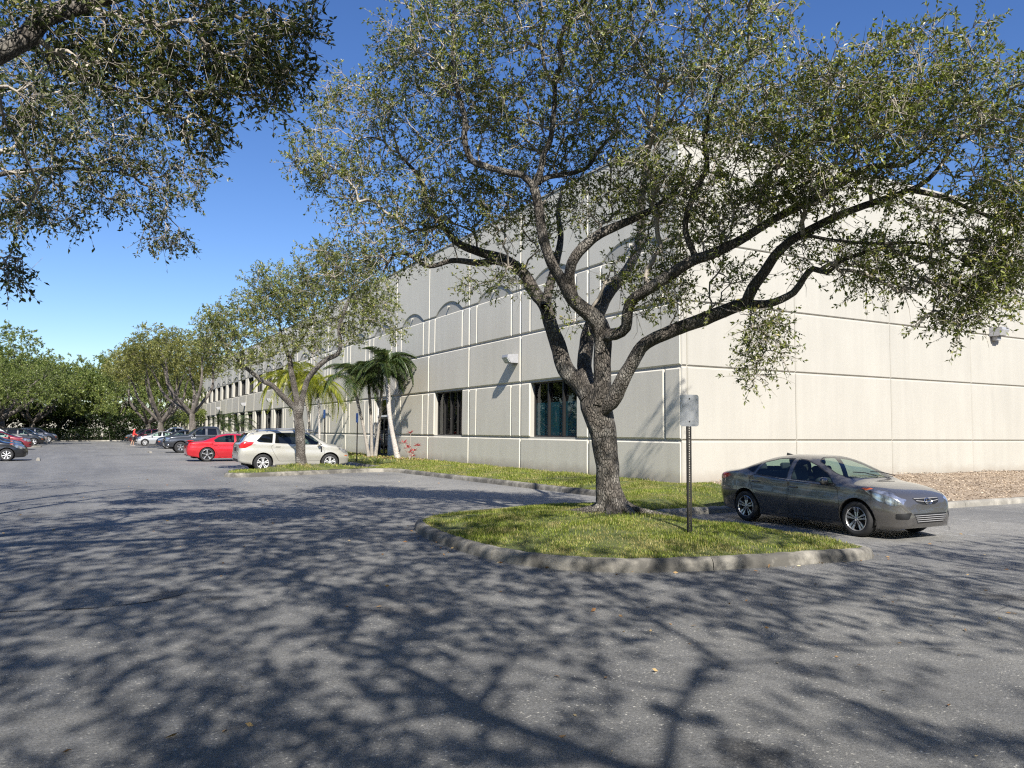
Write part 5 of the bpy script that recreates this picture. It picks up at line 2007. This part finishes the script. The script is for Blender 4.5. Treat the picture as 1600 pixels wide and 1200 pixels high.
    for sd in (1, -1):
        mx, mz = S['mirror']
        mw = float(pch(S['width'], mx)) * .93
        mb = MB()
        Mx = Matrix.Translation((mx, (mw + .12) * sd, mz))
        bmm = bmesh.new()
        bmesh.ops.create_uvsphere(bmm, u_segments=14, v_segments=9, radius=1)
        V = [tuple(Mx @ Vector((v.co.x * (.075 if v.co.x > 0 else .045), v.co.y * .115 * S.get('ms', 1), v.co.z * .075 * S.get('ms', 1)))) for v in bmm.verts]
        bmm.verts.index_update()
        mb.raw(V, [tuple(v.index for v in f.verts) for f in bmm.faces])
        bmm.free()
        mo = mb.build('mirror', S.get('mirror_mat', paint_m), root, True)
        MB().box((mx - .04, (mw - .06) * sd if sd > 0 else (mw + .06) * sd, mz - .07), (mx + .05, (mw + .06) * sd if sd > 0 else (mw - .06) * sd, mz - .04)).build('mirror_arm', M['trim'], mo)
        for hx, hz in S['handles']:
            hw = float(pch(S['width'], hx)) * .985
            MB().box((hx - .10, hw * sd - .022, hz - .014), (hx + .10, hw * sd + .022, hz + .014), ch=.01).build('handle', S.get('handle_mat', paint_m), root)
    for wx in (S['xf'], S['xr']):
        for sd in (1, -1):
            wheel(root, wx, sd * (W2 - .02 - S.get('tw', .21) / 2), R, S.get('tw', .21), sd, S.get('rim', 'alloy'), S.get('spokes', 5), S.get('rr', .70), S.get('wstyle', 'double'))
    if S.get('extra'): S['extra'](root, S)
    return root


paints = {
    'taupe': paint('paint_taupe', (.142, .134, .127), .6, .30),
    'champagne': paint('paint_champagne', (.50, .485, .43), .4, .36),
    'red': paint('paint_red', (.50, .012, .022), .15, .35),
    'graphite': paint('paint_graphite', (.045, .05, .06), .5, .36),
    'silver': paint('paint_silver', (.52, .53, .54), .6, .33),
    'white': paint('paint_white', (.72, .72, .71), .0, .4),
    'black': paint('paint_black', (.010, .011, .014), .2, .33),
    'maroon': paint('paint_maroon', (.20, .02, .03), .3, .36),
    'darkblue': paint('paint_darkblue', (.02, .026, .045), .4, .35),
}


def front_of(root, name):
    """lookup of how far forward a part's skin reaches at (y, z)"""
    from mathutils.bvhtree import BVHTree
    tr = []
    for o in children(root):
        if o.name.split('.')[0] == name:
            tr.append(BVHTree.FromPolygons([v.co for v in o.data.vertices], [tuple(f.vertices) for f in o.data.polygons]))

    def q(y, z, d):
        xs = [h[0].x for h in (b.ray_cast(Vector((4, y, z)), Vector((-1, 0, 0))) for b in tr) if h[0] is not None]
        return max(xs) if xs else d
    return q


M['bar'] = simple('bar_metal', (.40, .39, .38), .4, .3)


def emblem_h(root, S):
    """slanted H in an oval ring"""
    ug = front_of(root, 'upper_grille')
    lg = front_of(root, 'lower_grille')
    z = .675
    x = ug(0, z, 2.2) + .022
    ring = MB()
    pts = [Vector((ug(.095 * math.cos(a), z + .04 * math.sin(a), x - .02) + .02, .098 * math.cos(a), z + .05 * math.sin(a))) for a in np.linspace(0, 2 * math.pi, 25)]
    ring.tube(pts, .0085, 6, False)
    for s in (-1, 1):
        ring.tube([(x, s * .038 + .014, z - .038), (x, s * .038 - .014, z + .038)], .010, 6)
    ring.tube([(x + .003, -.04, z - .004), (x + .003, .04, z + .004)], .009, 6)
    ring.build('emblem', M['chrome'], root)
    for zz, hw in ((.435, .43), (.40, .41), (.365, .385), (.33, .36)):
        MB().tube([(lg(y, zz, lg(y * .97, zz, 2.1)) + .008, y, zz) for y in np.linspace(-hw, hw, 15)], .007, 5).build('grille_bar', M['bar'], root)
    for zz, hw in ((.725, .33), (.69, .30)):
        MB().tube([(ug(y, zz - .03 * (1 - abs(y) / hw) * (zz < .7), ug(y * .95, zz, 2.15)) + .010, y, zz - .03 * (1 - abs(y) / hw) * (zz < .7)) for y in np.linspace(-hw, hw, 13)], .008, 5).build('grille_bar', M['bar'], root)
    # wipers, antenna fin
    for y in (.35, -.15):
        MB().tube([(1.16, y + .25, 1.055), (1.06, y, 1.12), (1.02, y - .28, 1.135)], .009, 5).build('wiper', M['black'], root)
    MB().prism([(-.95, 1.37), (-.75, 1.405), (-.93, 1.445)], 1, -.015, .015).build('antenna_fin', paints['taupe'], root)
    for sd in (1, -1):
        MB().tube([(.98, .78 * sd, .955), (.2, .845 * sd, .925), (-.6, .84 * sd, .955), (-1.05, .80 * sd, 1.0)], .008, 5).build('window_trim', M['chrome'], root)
        # lamp internals


SEDAN = dict(nx=76, L=4.53, W=1.78, wr=.318, xf=1.395, xr=-1.305, paint=paints['taupe'], gc=.19, tumble=.235, n=3.9, cut_z=.80,
             top=[(-2.265, .60), (-2.25, .86), (-2.21, 1.00), (-2.12, 1.065), (-1.85, 1.09), (-1.6, 1.135), (-1.2, 1.275), (-.8, 1.385), (-.3, 1.432), (.05, 1.425), (.4, 1.365), (.8, 1.215), (1.15, 1.045), (1.27, 1.0), (1.6, .955), (1.88, .89), (2.04, .83), (2.14, .76), (2.20, .68), (2.245, .56), (2.265, .44)],
             belt=[(-2.265, .58), (-2.15, .90), (-1.6, 1.0), (-.8, .945), (0, .90), (.9, .88), (1.4, .86), (1.9, .775), (2.1, .69), (2.2, .57), (2.265, .42)],
             bot=[(-2.265, .50), (-2.22, .36), (-2.0, .25), (-1.0, .175), (1, .175), (1.9, .185), (2.15, .205), (2.24, .28), (2.265, .40)],
             width=[(-2.265, .52), (-2.2, .70), (-2.0, .82), (-1.5, .882), (-.5, .888), (1.2, .888), (1.7, .862), (2.0, .785), (2.15, .68), (2.235, .55), (2.265, .40)],
             glass=[('windshield', 'front', [(1.20, .30), (1.10, .66), (.86, .685), (.36, .56), (.25, .30)], 'car_glass'), ('rear_window', 'rear', [(-1.62, .28), (-1.55, .60), (-1.02, .555), (-.95, .28)], 'car_glass'),
                    ('side_window', 'side', [(-.10, .945), (.93, .915), (.72, 1.10), (.42, 1.24), (.12, 1.335), (-.10, 1.355)], 'car_glass'), ('side_window', 'side', [(-.19, .95), (-.19, 1.36), (-.55, 1.345), (-.92, 1.255), (-1.04, 1.01), (-.9, .985)], 'car_glass'),
                    ('quarter_window', 'side', [(-1.09, 1.02), (-1.0, 1.23), (-1.33, 1.10)], 'tint_glass')],
             ends=[('upper_grille', 1, [(-.36, .735), (.36, .735), (.30, .655), (.16, .615), (-.16, .615), (-.30, .655)], 'black', False, 1.9), ('lower_grille', 1, [(-.46, .47), (.46, .47), (.36, .30), (-.36, .30)], 'black', False, 1.9), ('fog_recess', 1, [(.49, .49), (.73, .47), (.72, .37), (.56, .37)], 'black', True, 1.7), ('license_recess', -1, [(-.26, .80), (.26, .80), (.24, .64), (-.24, .64)], 'trim', False, 1.9)],
             sides=[('headlight', [(2.18, .625), (2.04, .60), (1.82, .68), (1.58, .835), (1.70, .875), (1.98, .82), (2.16, .71)], 'lamp_int'), ('side_lamp', [(1.61, .84), (1.50, .88), (1.62, .895), (1.73, .865)], 'lens_amber'), ('tail_light', [(-2.22, .98), (-1.80, .99), (-1.72, .945), (-2.0, .86), (-2.225, .86)], 'lens_red')],
             doors=[[(-.14, .24), (1.02, .24), (1.06, .60), (1.0, .87), (-.14, .93)], [(-.16, .24), (-.16, .93), (-1.05, 1.0), (-1.22, .92), (-.93, .62), (-.86, .24)]],
             seats=[.0, -.95], floor=.40, cab0=-1.35, cab1=1.0, mirror=(.78, .965), handles=[(-.02, .80), (-1.0, .855)], extra=emblem_h, rr=.69, tw=.215)

# the grey sedan: nose towards the viewer
car('sedan', (13.07, 10.68, float(g(13, 10.5))), -math.pi / 2 - .012, SEDAN, 'grey brown sedan parked beside the island facing the viewer')


def suv_extra(root, S):
    for sd in (1, -1):
        MB().tube([(.75, .60 * sd, 1.63), (.55, .60 * sd, 1.695), (-.2, .60 * sd, 1.735), (-1.0, .60 * sd, 1.72), (-1.45, .60 * sd, 1.685), (-1.6, .60 * sd, 1.62)], .022, 7).build('roof_rail', M['galv'], root)
        MB().box((.96, .90 * sd - .012, .76), (1.02, .90 * sd + .012, 1.02), ch=.005).build('fender_vent', M['black'], root)
        MB().lathe([(0, -.012), (.045, -.012), (.045, .004)], 12, 'X', (-2.225, .62 * sd, .62)).build('reflector', M['lens_red'], root)
    MB().prism([(-1.50, 1.635), (-2.0, 1.545), (-2.02, 1.585), (-1.55, 1.672)], 1, -.56, .56).build('spoiler', S['paint'], root)
    MB().box((-2.27, -.09, .985), (-2.235, .09, 1.02), ch=.008).build('emblem', M['chrome'], root)


SUV = dict(L=4.57, W=1.85, wr=.355, xf=1.36, xr=-1.345, paint=paints['champagne'], gc=.24, tumble=.20, n=5.0, cut_z=.98,
           top=[(-2.285, .70), (-2.275, 1.0), (-2.24, 1.12), (-2.16, 1.22), (-2.0, 1.46), (-1.85, 1.585), (-1.6, 1.645), (-1.0, 1.69), (-.3, 1.70), (.2, 1.67), (.6, 1.57), (1.0, 1.34), (1.27, 1.18), (1.38, 1.14), (1.7, 1.08), (1.98, .99), (2.13, .90), (2.22, .78), (2.27, .62), (2.285, .52)],
           belt=[(-2.285, .68), (-2.2, 1.10), (-1.8, 1.14), (-.8, 1.075), (.2, 1.035), (1.1, 1.0), (1.5, .96), (2.0, .82), (2.22, .65), (2.285, .5)],
           bot=[(-2.285, .55), (-2.24, .42), (-2.0, .34), (-1.2, .25), (1.2, .25), (1.9, .27), (2.15, .30), (2.25, .36), (2.285, .46)],
           width=[(-2.285, .72), (-2.22, .83), (-2.0, .90), (-1.5, .922), (1.3, .922), (1.75, .89), (2.02, .80), (2.16, .69), (2.25, .56), (2.285, .44)],
           glass=[('windshield', 'front', [(1.30, .32), (1.20, .68), (1.0, .71), (.56, .60), (.46, .32)], 'car_glass'), ('rear_window', 'rear', [(-2.20, .3), (-2.17, .62), (-1.90, .60), (-1.87, .3)], 'tint_glass'),
                  ('side_window', 'side', [(.06, 1.09), (1.05, 1.07), (.88, 1.22), (.58, 1.46), (.30, 1.56), (.06, 1.575)], 'car_glass'), ('side_window', 'side', [(-.03, 1.10), (-.03, 1.58), (-.62, 1.575), (-.85, 1.55), (-.9, 1.14)], 'tint_glass'),
                  ('quarter_window', 'side', [(-.99, 1.15), (-.94, 1.54), (-1.36, 1.50), (-1.62, 1.24), (-1.5, 1.18)], 'tint_glass')],
           ends=[('upper_grille', 1, [(-.34, .86), (.34, .86), (.30, .70), (-.30, .70)], 'black', False, 1.9), ('lower_grille', 1, [(-.45, .56), (.45, .56), (.36, .42), (-.36, .42)], 'black', False, 1.9), ('license_recess', -1, [(-.26, .98), (.26, .98), (.24, .82), (-.24, .82)], 'trim', False, 1.9), ('bumper_skid', -1, [(-.6, .52), (.6, .52), (.5, .40), (-.5, .40)], 'trim', False, 1.9)],
           sides=[('headlight', [(2.17, .70), (1.95, .74), (1.72, .90), (1.85, .93), (2.05, .88), (2.17, .80)], 'lamp_int'), ('side_lamp', [(2.16, .60), (1.99, .62), (1.99, .655), (2.15, .645)], 'lens_amber'), ('tail_light', [(-2.25, 1.10), (-2.05, 1.24), (-1.70, 1.19), (-1.80, 1.07), (-2.05, .95), (-2.25, .95)], 'lens_red')],
           doors=[[(.015, .42), (1.06, .42), (1.12, .75), (1.08, 1.02), (.015, 1.07)], [(-.005, .42), (-.005, 1.07), (-.94, 1.12), (-1.05, 1.0), (-.90, .70), (-.72, .42)]],
           seats=[.1, -.85], floor=.55, cab0=-1.9, cab1=1.05, mirror=(.86, 1.10), ms=1.2, handles=[(.14, .985), (-.78, 1.02)], extra=suv_extra, rr=.66, tw=.225, rim='alloy_w')
suv = car('suv', (7.45, 32.75, 0), 0.0, SUV, 'silver beige SUV with roof rails parked behind the slender oak', 'SUV')


def ch_extra(root, S):
    MB().prism([(-2.47, 1.06), (-2.20, 1.09), (-2.20, 1.115), (-2.49, 1.115)], 1, -.72, .72).build('spoiler', S['paint'], root)
    for s in (1, -1):
        MB().prism([(-2.40, 1.02), (-2.28, 1.02), (-2.28, 1.10), (-2.40, 1.10)], 1, s * .6 - .03, s * .6 + .03).build('spoiler_leg', S['paint'], root)
        MB().lathe([(.045, -2.50), (.045, -2.3), (.035, -2.3)], 12, 'X', (0, s * .55, .30)).build('exhaust_tip', M['chrome'], root)


CHARGER = dict(L=5.04, W=1.905, wr=.365, xf=1.52, xr=-1.53, paint=paints['red'], gc=.17, tumble=.26, n=3.8, cut_z=.86,
               top=[(-2.52, .62), (-2.50, .92), (-2.46, 1.02), (-2.36, 1.045), (-2.0, 1.065), (-1.75, 1.11), (-1.3, 1.28), (-.85, 1.41), (-.35, 1.475), (.1, 1.465), (.45, 1.395), (.9, 1.20), (1.15, 1.09), (1.3, 1.045), (1.7, 1.0), (2.1, .93), (2.32, .86), (2.44, .76), (2.50, .6), (2.52, .5)],
               belt=[(-2.52, .60), (-2.42, .92), (-1.7, .98), (-.8, .945), (.2, .92), (1.1, .91), (1.6, .87), (2.1, .80), (2.42, .64), (2.52, .48)],
               bot=[(-2.52, .50), (-2.47, .36), (-2.2, .26), (-1.2, .17), (1.2, .17), (2.1, .18), (2.4, .22), (2.49, .30), (2.52, .42)],
               width=[(-2.52, .70), (-2.45, .83), (-2.2, .92), (-1.6, .952), (1.5, .952), (2.0, .92), (2.28, .83), (2.42, .72), (2.5, .58), (2.52, .48)],
               glass=[('windshield', 'front', [(1.18, .3), (1.05, .68), (.85, .70), (.42, .58), (.34, .3)], 'car_glass'), ('rear_window', 'rear', [(-1.78, .28), (-1.68, .62), (-1.10, .57), (-1.0, .28)], 'tint_glass'),
                      ('side_window', 'side', [(-.08, .985), (.95, .975), (.72, 1.14), (.42, 1.30), (.15, 1.375), (-.08, 1.39)], 'car_glass'), ('side_window', 'side', [(-.18, .99), (-.18, 1.395), (-.55, 1.385), (-.95, 1.29), (-1.22, 1.13), (-1.15, 1.02)], 'car_glass')],
               ends=[('upper_grille', 1, [(-.5, .80), (.5, .80), (.45, .62), (-.45, .62)], 'black', False, 2.0), ('tail_panel', -1, [(-.78, .99), (.78, .99), (.74, .83), (-.74, .83)], 'trim', False, 2.2)],
               sides=[('headlight', [(2.43, .68), (2.2, .70), (2.12, .80), (2.3, .80), (2.43, .76)], 'lamp_int'), ('tail_light', [(-2.50, .99), (-2.33, .99), (-2.30, .84), (-2.50, .84)], 'lens_red')],
               doors=[[(-.12, .26), (1.08, .26), (1.12, .60), (1.06, .92), (-.12, .955)], [(-.14, .26), (-.14, .955), (-1.2, 1.0), (-1.32, .92), (-1.08, .62), (-.95, .26)]],
               seats=[.0, -.95], floor=.40, cab0=-1.5, cab1=1.0, mirror=(.80, 1.0), handles=[(-.0, .85), (-1.12, .885)], extra=ch_extra, rr=.76, tw=.24, wstyle='solid', arch=.40)
car('muscle_sedan', (6.95, 44.05, 0), 0.0, CHARGER, 'bright red muscle sedan with rear spoiler and big five spoke wheels')


def ram_extra(root, S):
    # open bed: recessed liner under the rails, chrome bumper, running boards, lettering
    MB().box((-2.78, -.70, 1.02), (-.92, .70, 1.04)).build('bed_liner', M['black'], root)
    b = MB()
    b.tube([(2.80 - .20 * (y / .9) ** 2, y, .56) for y in np.linspace(-.88, .88, 11)], .10, 8)
    b.build('bumper', M['chrome'], root, True)
    for sd in (1, -1):
        MB().tube([(.95, .93 * sd, .40), (-.95, .93 * sd, .40)], .045, 8).build('running_board', M['chrome'], root)
        cu = bpy.data.curves.new('lettering', 'FONT')
        cu.body = 'RAM'
        cu.size = .17
        cu.extrude = .004
        cu.align_x = 'CENTER'
        tmp = bpy.data.objects.new('tmp', cu)
        COL.objects.link(tmp)
        dg = bpy.context.evaluated_depsgraph_get()
        me = bpy.data.meshes.new_from_object(tmp.evaluated_get(dg))
        bpy.data.objects.remove(tmp)
        o = link('lettering', me, M['alloy_w'], root)
        o.location = (1.02 if sd > 0 else 1.02, sd * 1.012, 1.02)
        o.rotation_euler = (math.pi / 2, 0, math.pi if sd > 0 else 0)
    MB().box((2.865, -.03, .78), (2.90, .03, 1.08)).box((2.865, -.42, .915), (2.90, .42, .955)).build('grille_cross', M['chrome'], root)


RAM = dict(L=5.82, W=2.02, wr=.40, xf=1.86, xr=-1.72, paint=paints['graphite'], gc=.36, tumble=.17, n=5.5, cut_z=1.22, arch=.475, xs=[-.86, -.82, -.78],
           top=[(-2.91, .9), (-2.90, 1.25), (-2.86, 1.34), (-2.5, 1.35), (-1.0, 1.35), (-.86, 1.36), (-.80, 1.72), (-.72, 1.85), (-.5, 1.90), (0, 1.915), (.4, 1.89), (.75, 1.78), (1.12, 1.50), (1.36, 1.34), (1.5, 1.31), (2.0, 1.28), (2.5, 1.22), (2.74, 1.16), (2.84, 1.05), (2.90, .85), (2.91, .75)],
           belt=[(-2.91, .88), (-2.85, 1.24), (-1, 1.24), (-.6, 1.24), (.5, 1.22), (1.2, 1.18), (1.8, 1.14), (2.5, 1.06), (2.84, .9), (2.91, .73)],
           bot=[(-2.91, .62), (-2.85, .55), (-2.4, .46), (-1, .42), (1, .42), (2.2, .42), (2.7, .42), (2.87, .48), (2.91, .6)],
           width=[(-2.91, .92), (-2.86, .97), (-2.5, 1.005), (2.0, 1.005), (2.5, .97), (2.72, .90), (2.86, .80), (2.91, .72)],
           glass=[('windshield', 'front', [(1.36, .35), (1.22, .76), (1.05, .78), (.70, .68), (.62, .35)], 'car_glass'), ('rear_window', 'rear', [(-.845, .3), (-.84, .62), (-.775, .62), (-.77, .3)], 'tint_glass'),
                  ('side_window', 'side', [(.20, 1.27), (1.18, 1.27), (1.0, 1.44), (.72, 1.66), (.48, 1.76), (.20, 1.775)], 'car_glass'), ('side_window', 'side', [(.08, 1.27), (.08, 1.775), (-.55, 1.76), (-.60, 1.27)], 'tint_glass')],
           ends=[('upper_grille', 1, [(-.44, 1.10), (.44, 1.10), (.40, .76), (-.40, .76)], 'black', False, 2.5), ('tailgate', -1, [(-.74, 1.30), (.74, 1.30), (.74, .75), (-.74, .75)], 'trim', False, 2.6)],
           sides=[('headlight', [(2.87, .86), (2.66, .86), (2.58, 1.06), (2.70, 1.10), (2.86, 1.04)], 'lamp_int'), ('tail_light', [(-2.90, 1.28), (-2.80, 1.28), (-2.80, .95), (-2.90, .95)], 'lens_red')],
           doors=[[(.15, .56), (1.20, .56), (1.26, .85), (1.22, 1.19), (.15, 1.21)], [(.13, .56), (.13, 1.21), (-.66, 1.21), (-.70, .85), (-.66, .56)]],
           seats=[.15, -.5], floor=.75, cab0=-.7, cab1=1.1, mirror=(.98, 1.33), ms=1.6, mirror_mat=M['black'], handles=[(.30, 1.08), (-.48, 1.08)], extra=ram_extra, rr=.58, tw=.26)
car('pickup_truck', (7.55, 60.6, 0), math.pi, RAM, 'dark graphite pickup truck with chrome bumper facing the drive', 'pickup')


def plain(root, S):
    pass


HATCH = dict(SEDAN)
HATCH.update(nx=56, paint=paints['black'], extra=plain, spokes=7, rim='alloy_w', rr=.66, wstyle='solid')
CROSS = dict(SUV)
CROSS.update(paint=paints['black'], extra=plain)
PICK = dict(RAM)
PICK.update(paint=paints['white'], extra=plain)
pa = car('sedan', (-5.1, 47.6, 0), 0.0, HATCH, 'black sedan with plain silver wheels nearest on the left side of the lot')
pb = car('suv', (-6.2, 89.5, 0), 0.0, CROSS, 'black SUV in the left row behind the red sedan', 'SUV')
pc = car('pickup_truck', (8.3, 92.5, 0), math.pi, PICK, 'white pickup behind the silver sedan in the right row', 'pickup')


def clone(o, x, y, rz, label, frm, to, s=1.0, cat=None):
    c = copy_tree(o, None, {paints[frm].name: paints[to]})
    c.location = (x, y, 0)
    c.rotation_euler = (0, 0, rz)
    c.scale = (s, s, s)
    c['label'] = label
    if cat: c['category'] = cat
    return c


pi = math.pi
clone(pa, -6.0, 60.0, .01, 'small black car between the nearest black sedan and the red sedan on the left', 'black', 'black', .97)
clone(pa, -6.3, 71.5, -.01, 'red sedan parked nose out in the left row', 'black', 'maroon', 1.04)
clone(pb, -7.0, 76.6, -.01, 'white SUV mostly hidden behind the red sedan on the left', 'black', 'white', 1.0)
clone(pb, -6.3, 98.6, .01, 'silver SUV in the left row just beyond the black SUV', 'black', 'silver', 1.0)
clone(pb, -5.8, 108.5, .0, 'dark blue SUV farthest along the left row', 'black', 'darkblue', 1.05)
clone(pa, 6.3, 86.9, pi + .01, 'pale silver sedan parked next to the person in red', 'black', 'silver', 1.03)
clone(pb, 7.2, 72.6, pi, 'dark SUV half hidden behind the pickup hood', 'black', 'darkblue', .98)
clone(pb, 6.2, 98.4, pi, 'maroon SUV at the far end of the right row behind the person', 'black', 'maroon', 1.0)
clone(pb, 6.0, 106.5, pi, 'black SUV last in the right row', 'black', 'black', 1.0)

# ------------------------------------------------------------------ the person in red
def skin_mesh(name, pts, edges, radii, sub=2):
    me = bpy.data.meshes.new(name)
    me.from_pydata(pts, edges, [])
    o = bpy.data.objects.new(name, me)
    COL.objects.link(o)
    md = o.modifiers.new('s', 'SKIN')
    sk = me.skin_vertices[0].data
    for i, r in enumerate(radii): sk[i].radius = (r, r) if not isinstance(r, tuple) else r
    sk[0].use_root = True
    md.use_smooth_shade = True
    sb = o.modifiers.new('d', 'SUBSURF')
    sb.levels = sub
    dg = bpy.context.evaluated_depsgraph_get()
    out = bpy.data.meshes.new_from_object(o.evaluated_get(dg))
    bpy.data.objects.remove(o)
    out.name = name
    return out


pp = at(208, 697.2, 77)
per = empty('person', (pp[0], pp[1], 0), math.radians(-10))
tag(per, 'person in red hooded top and dark shorts standing by the silver sedan', 'person')
# x is the way the person faces; y is left
BP = [(0, 0, .92), (.03, 0, 1.12), (.06, 0, 1.36), (.075, 0, 1.46), (.10, 0, 1.56), (.11, 0, 1.65),
      (0, .09, .88), (.03, .10, .50), (-.02, .11, .09), (.13, .12, .035),
      (0, -.09, .88), (-.08, -.10, .49), (-.20, -.11, .10), (-.06, -.12, .035),
      (.05, .19, 1.40), (.12, .24, 1.14), (.32, .20, 1.05), (.40, .18, 1.04),
      (.05, -.19, 1.40), (.16, -.23, 1.15), (.38, -.16, 1.10), (.46, -.14, 1.10)]
BE = [(0, 1), (1, 2), (2, 3), (3, 4), (4, 5), (0, 6), (6, 7), (7, 8), (8, 9), (0, 10), (10, 11), (11, 12), (12, 13), (2, 14), (14, 15), (15, 16), (16, 17), (2, 18), (18, 19), (19, 20), (20, 21)]
BR = [(.15, .12), (.14, .11), (.15, .11), .055, .09, .085, .095, .06, .042, .035, .095, .06, .042, .035, .06, .045, .033, .035, .06, .045, .033, .035]
body = link('body', skin_mesh('body', BP, BE, BR), M['skin'], per)
HP = BP[:3] + [(.065, 0, 1.47), (.085, 0, 1.585), (.085, 0, 1.70)] + BP[14:17] + BP[18:21]
HE = [(0, 1), (1, 2), (2, 3), (3, 4), (4, 5), (2, 6), (6, 7), (7, 8), (2, 9), (9, 10), (10, 11)]
link('hooded_top', skin_mesh('hooded_top', HP, HE, [(.17, .14), (.165, .135), (.175, .135), .085, .115, .075, .08, .066, .055, .08, .066, .055]), M['shirt'], per)
link('shorts', skin_mesh('shorts', [(0, 0, .95), (0, .09, .86), (.025, .10, .55), (0, -.09, .86), (-.065, -.10, .54)], [(0, 1), (1, 2), (0, 3), (3, 4)], [(.165, .135), .115, .095, .115, .095]), M['shorts'], per)
for (x, y, tilt) in ((.05, .115, 0), (-.13, -.115, 0)):
    MB().box((x - .10, y - .045, 0.0), (x + .15, y + .045, .085), ch=.03).build('shoe', M['shoe'], per, True)
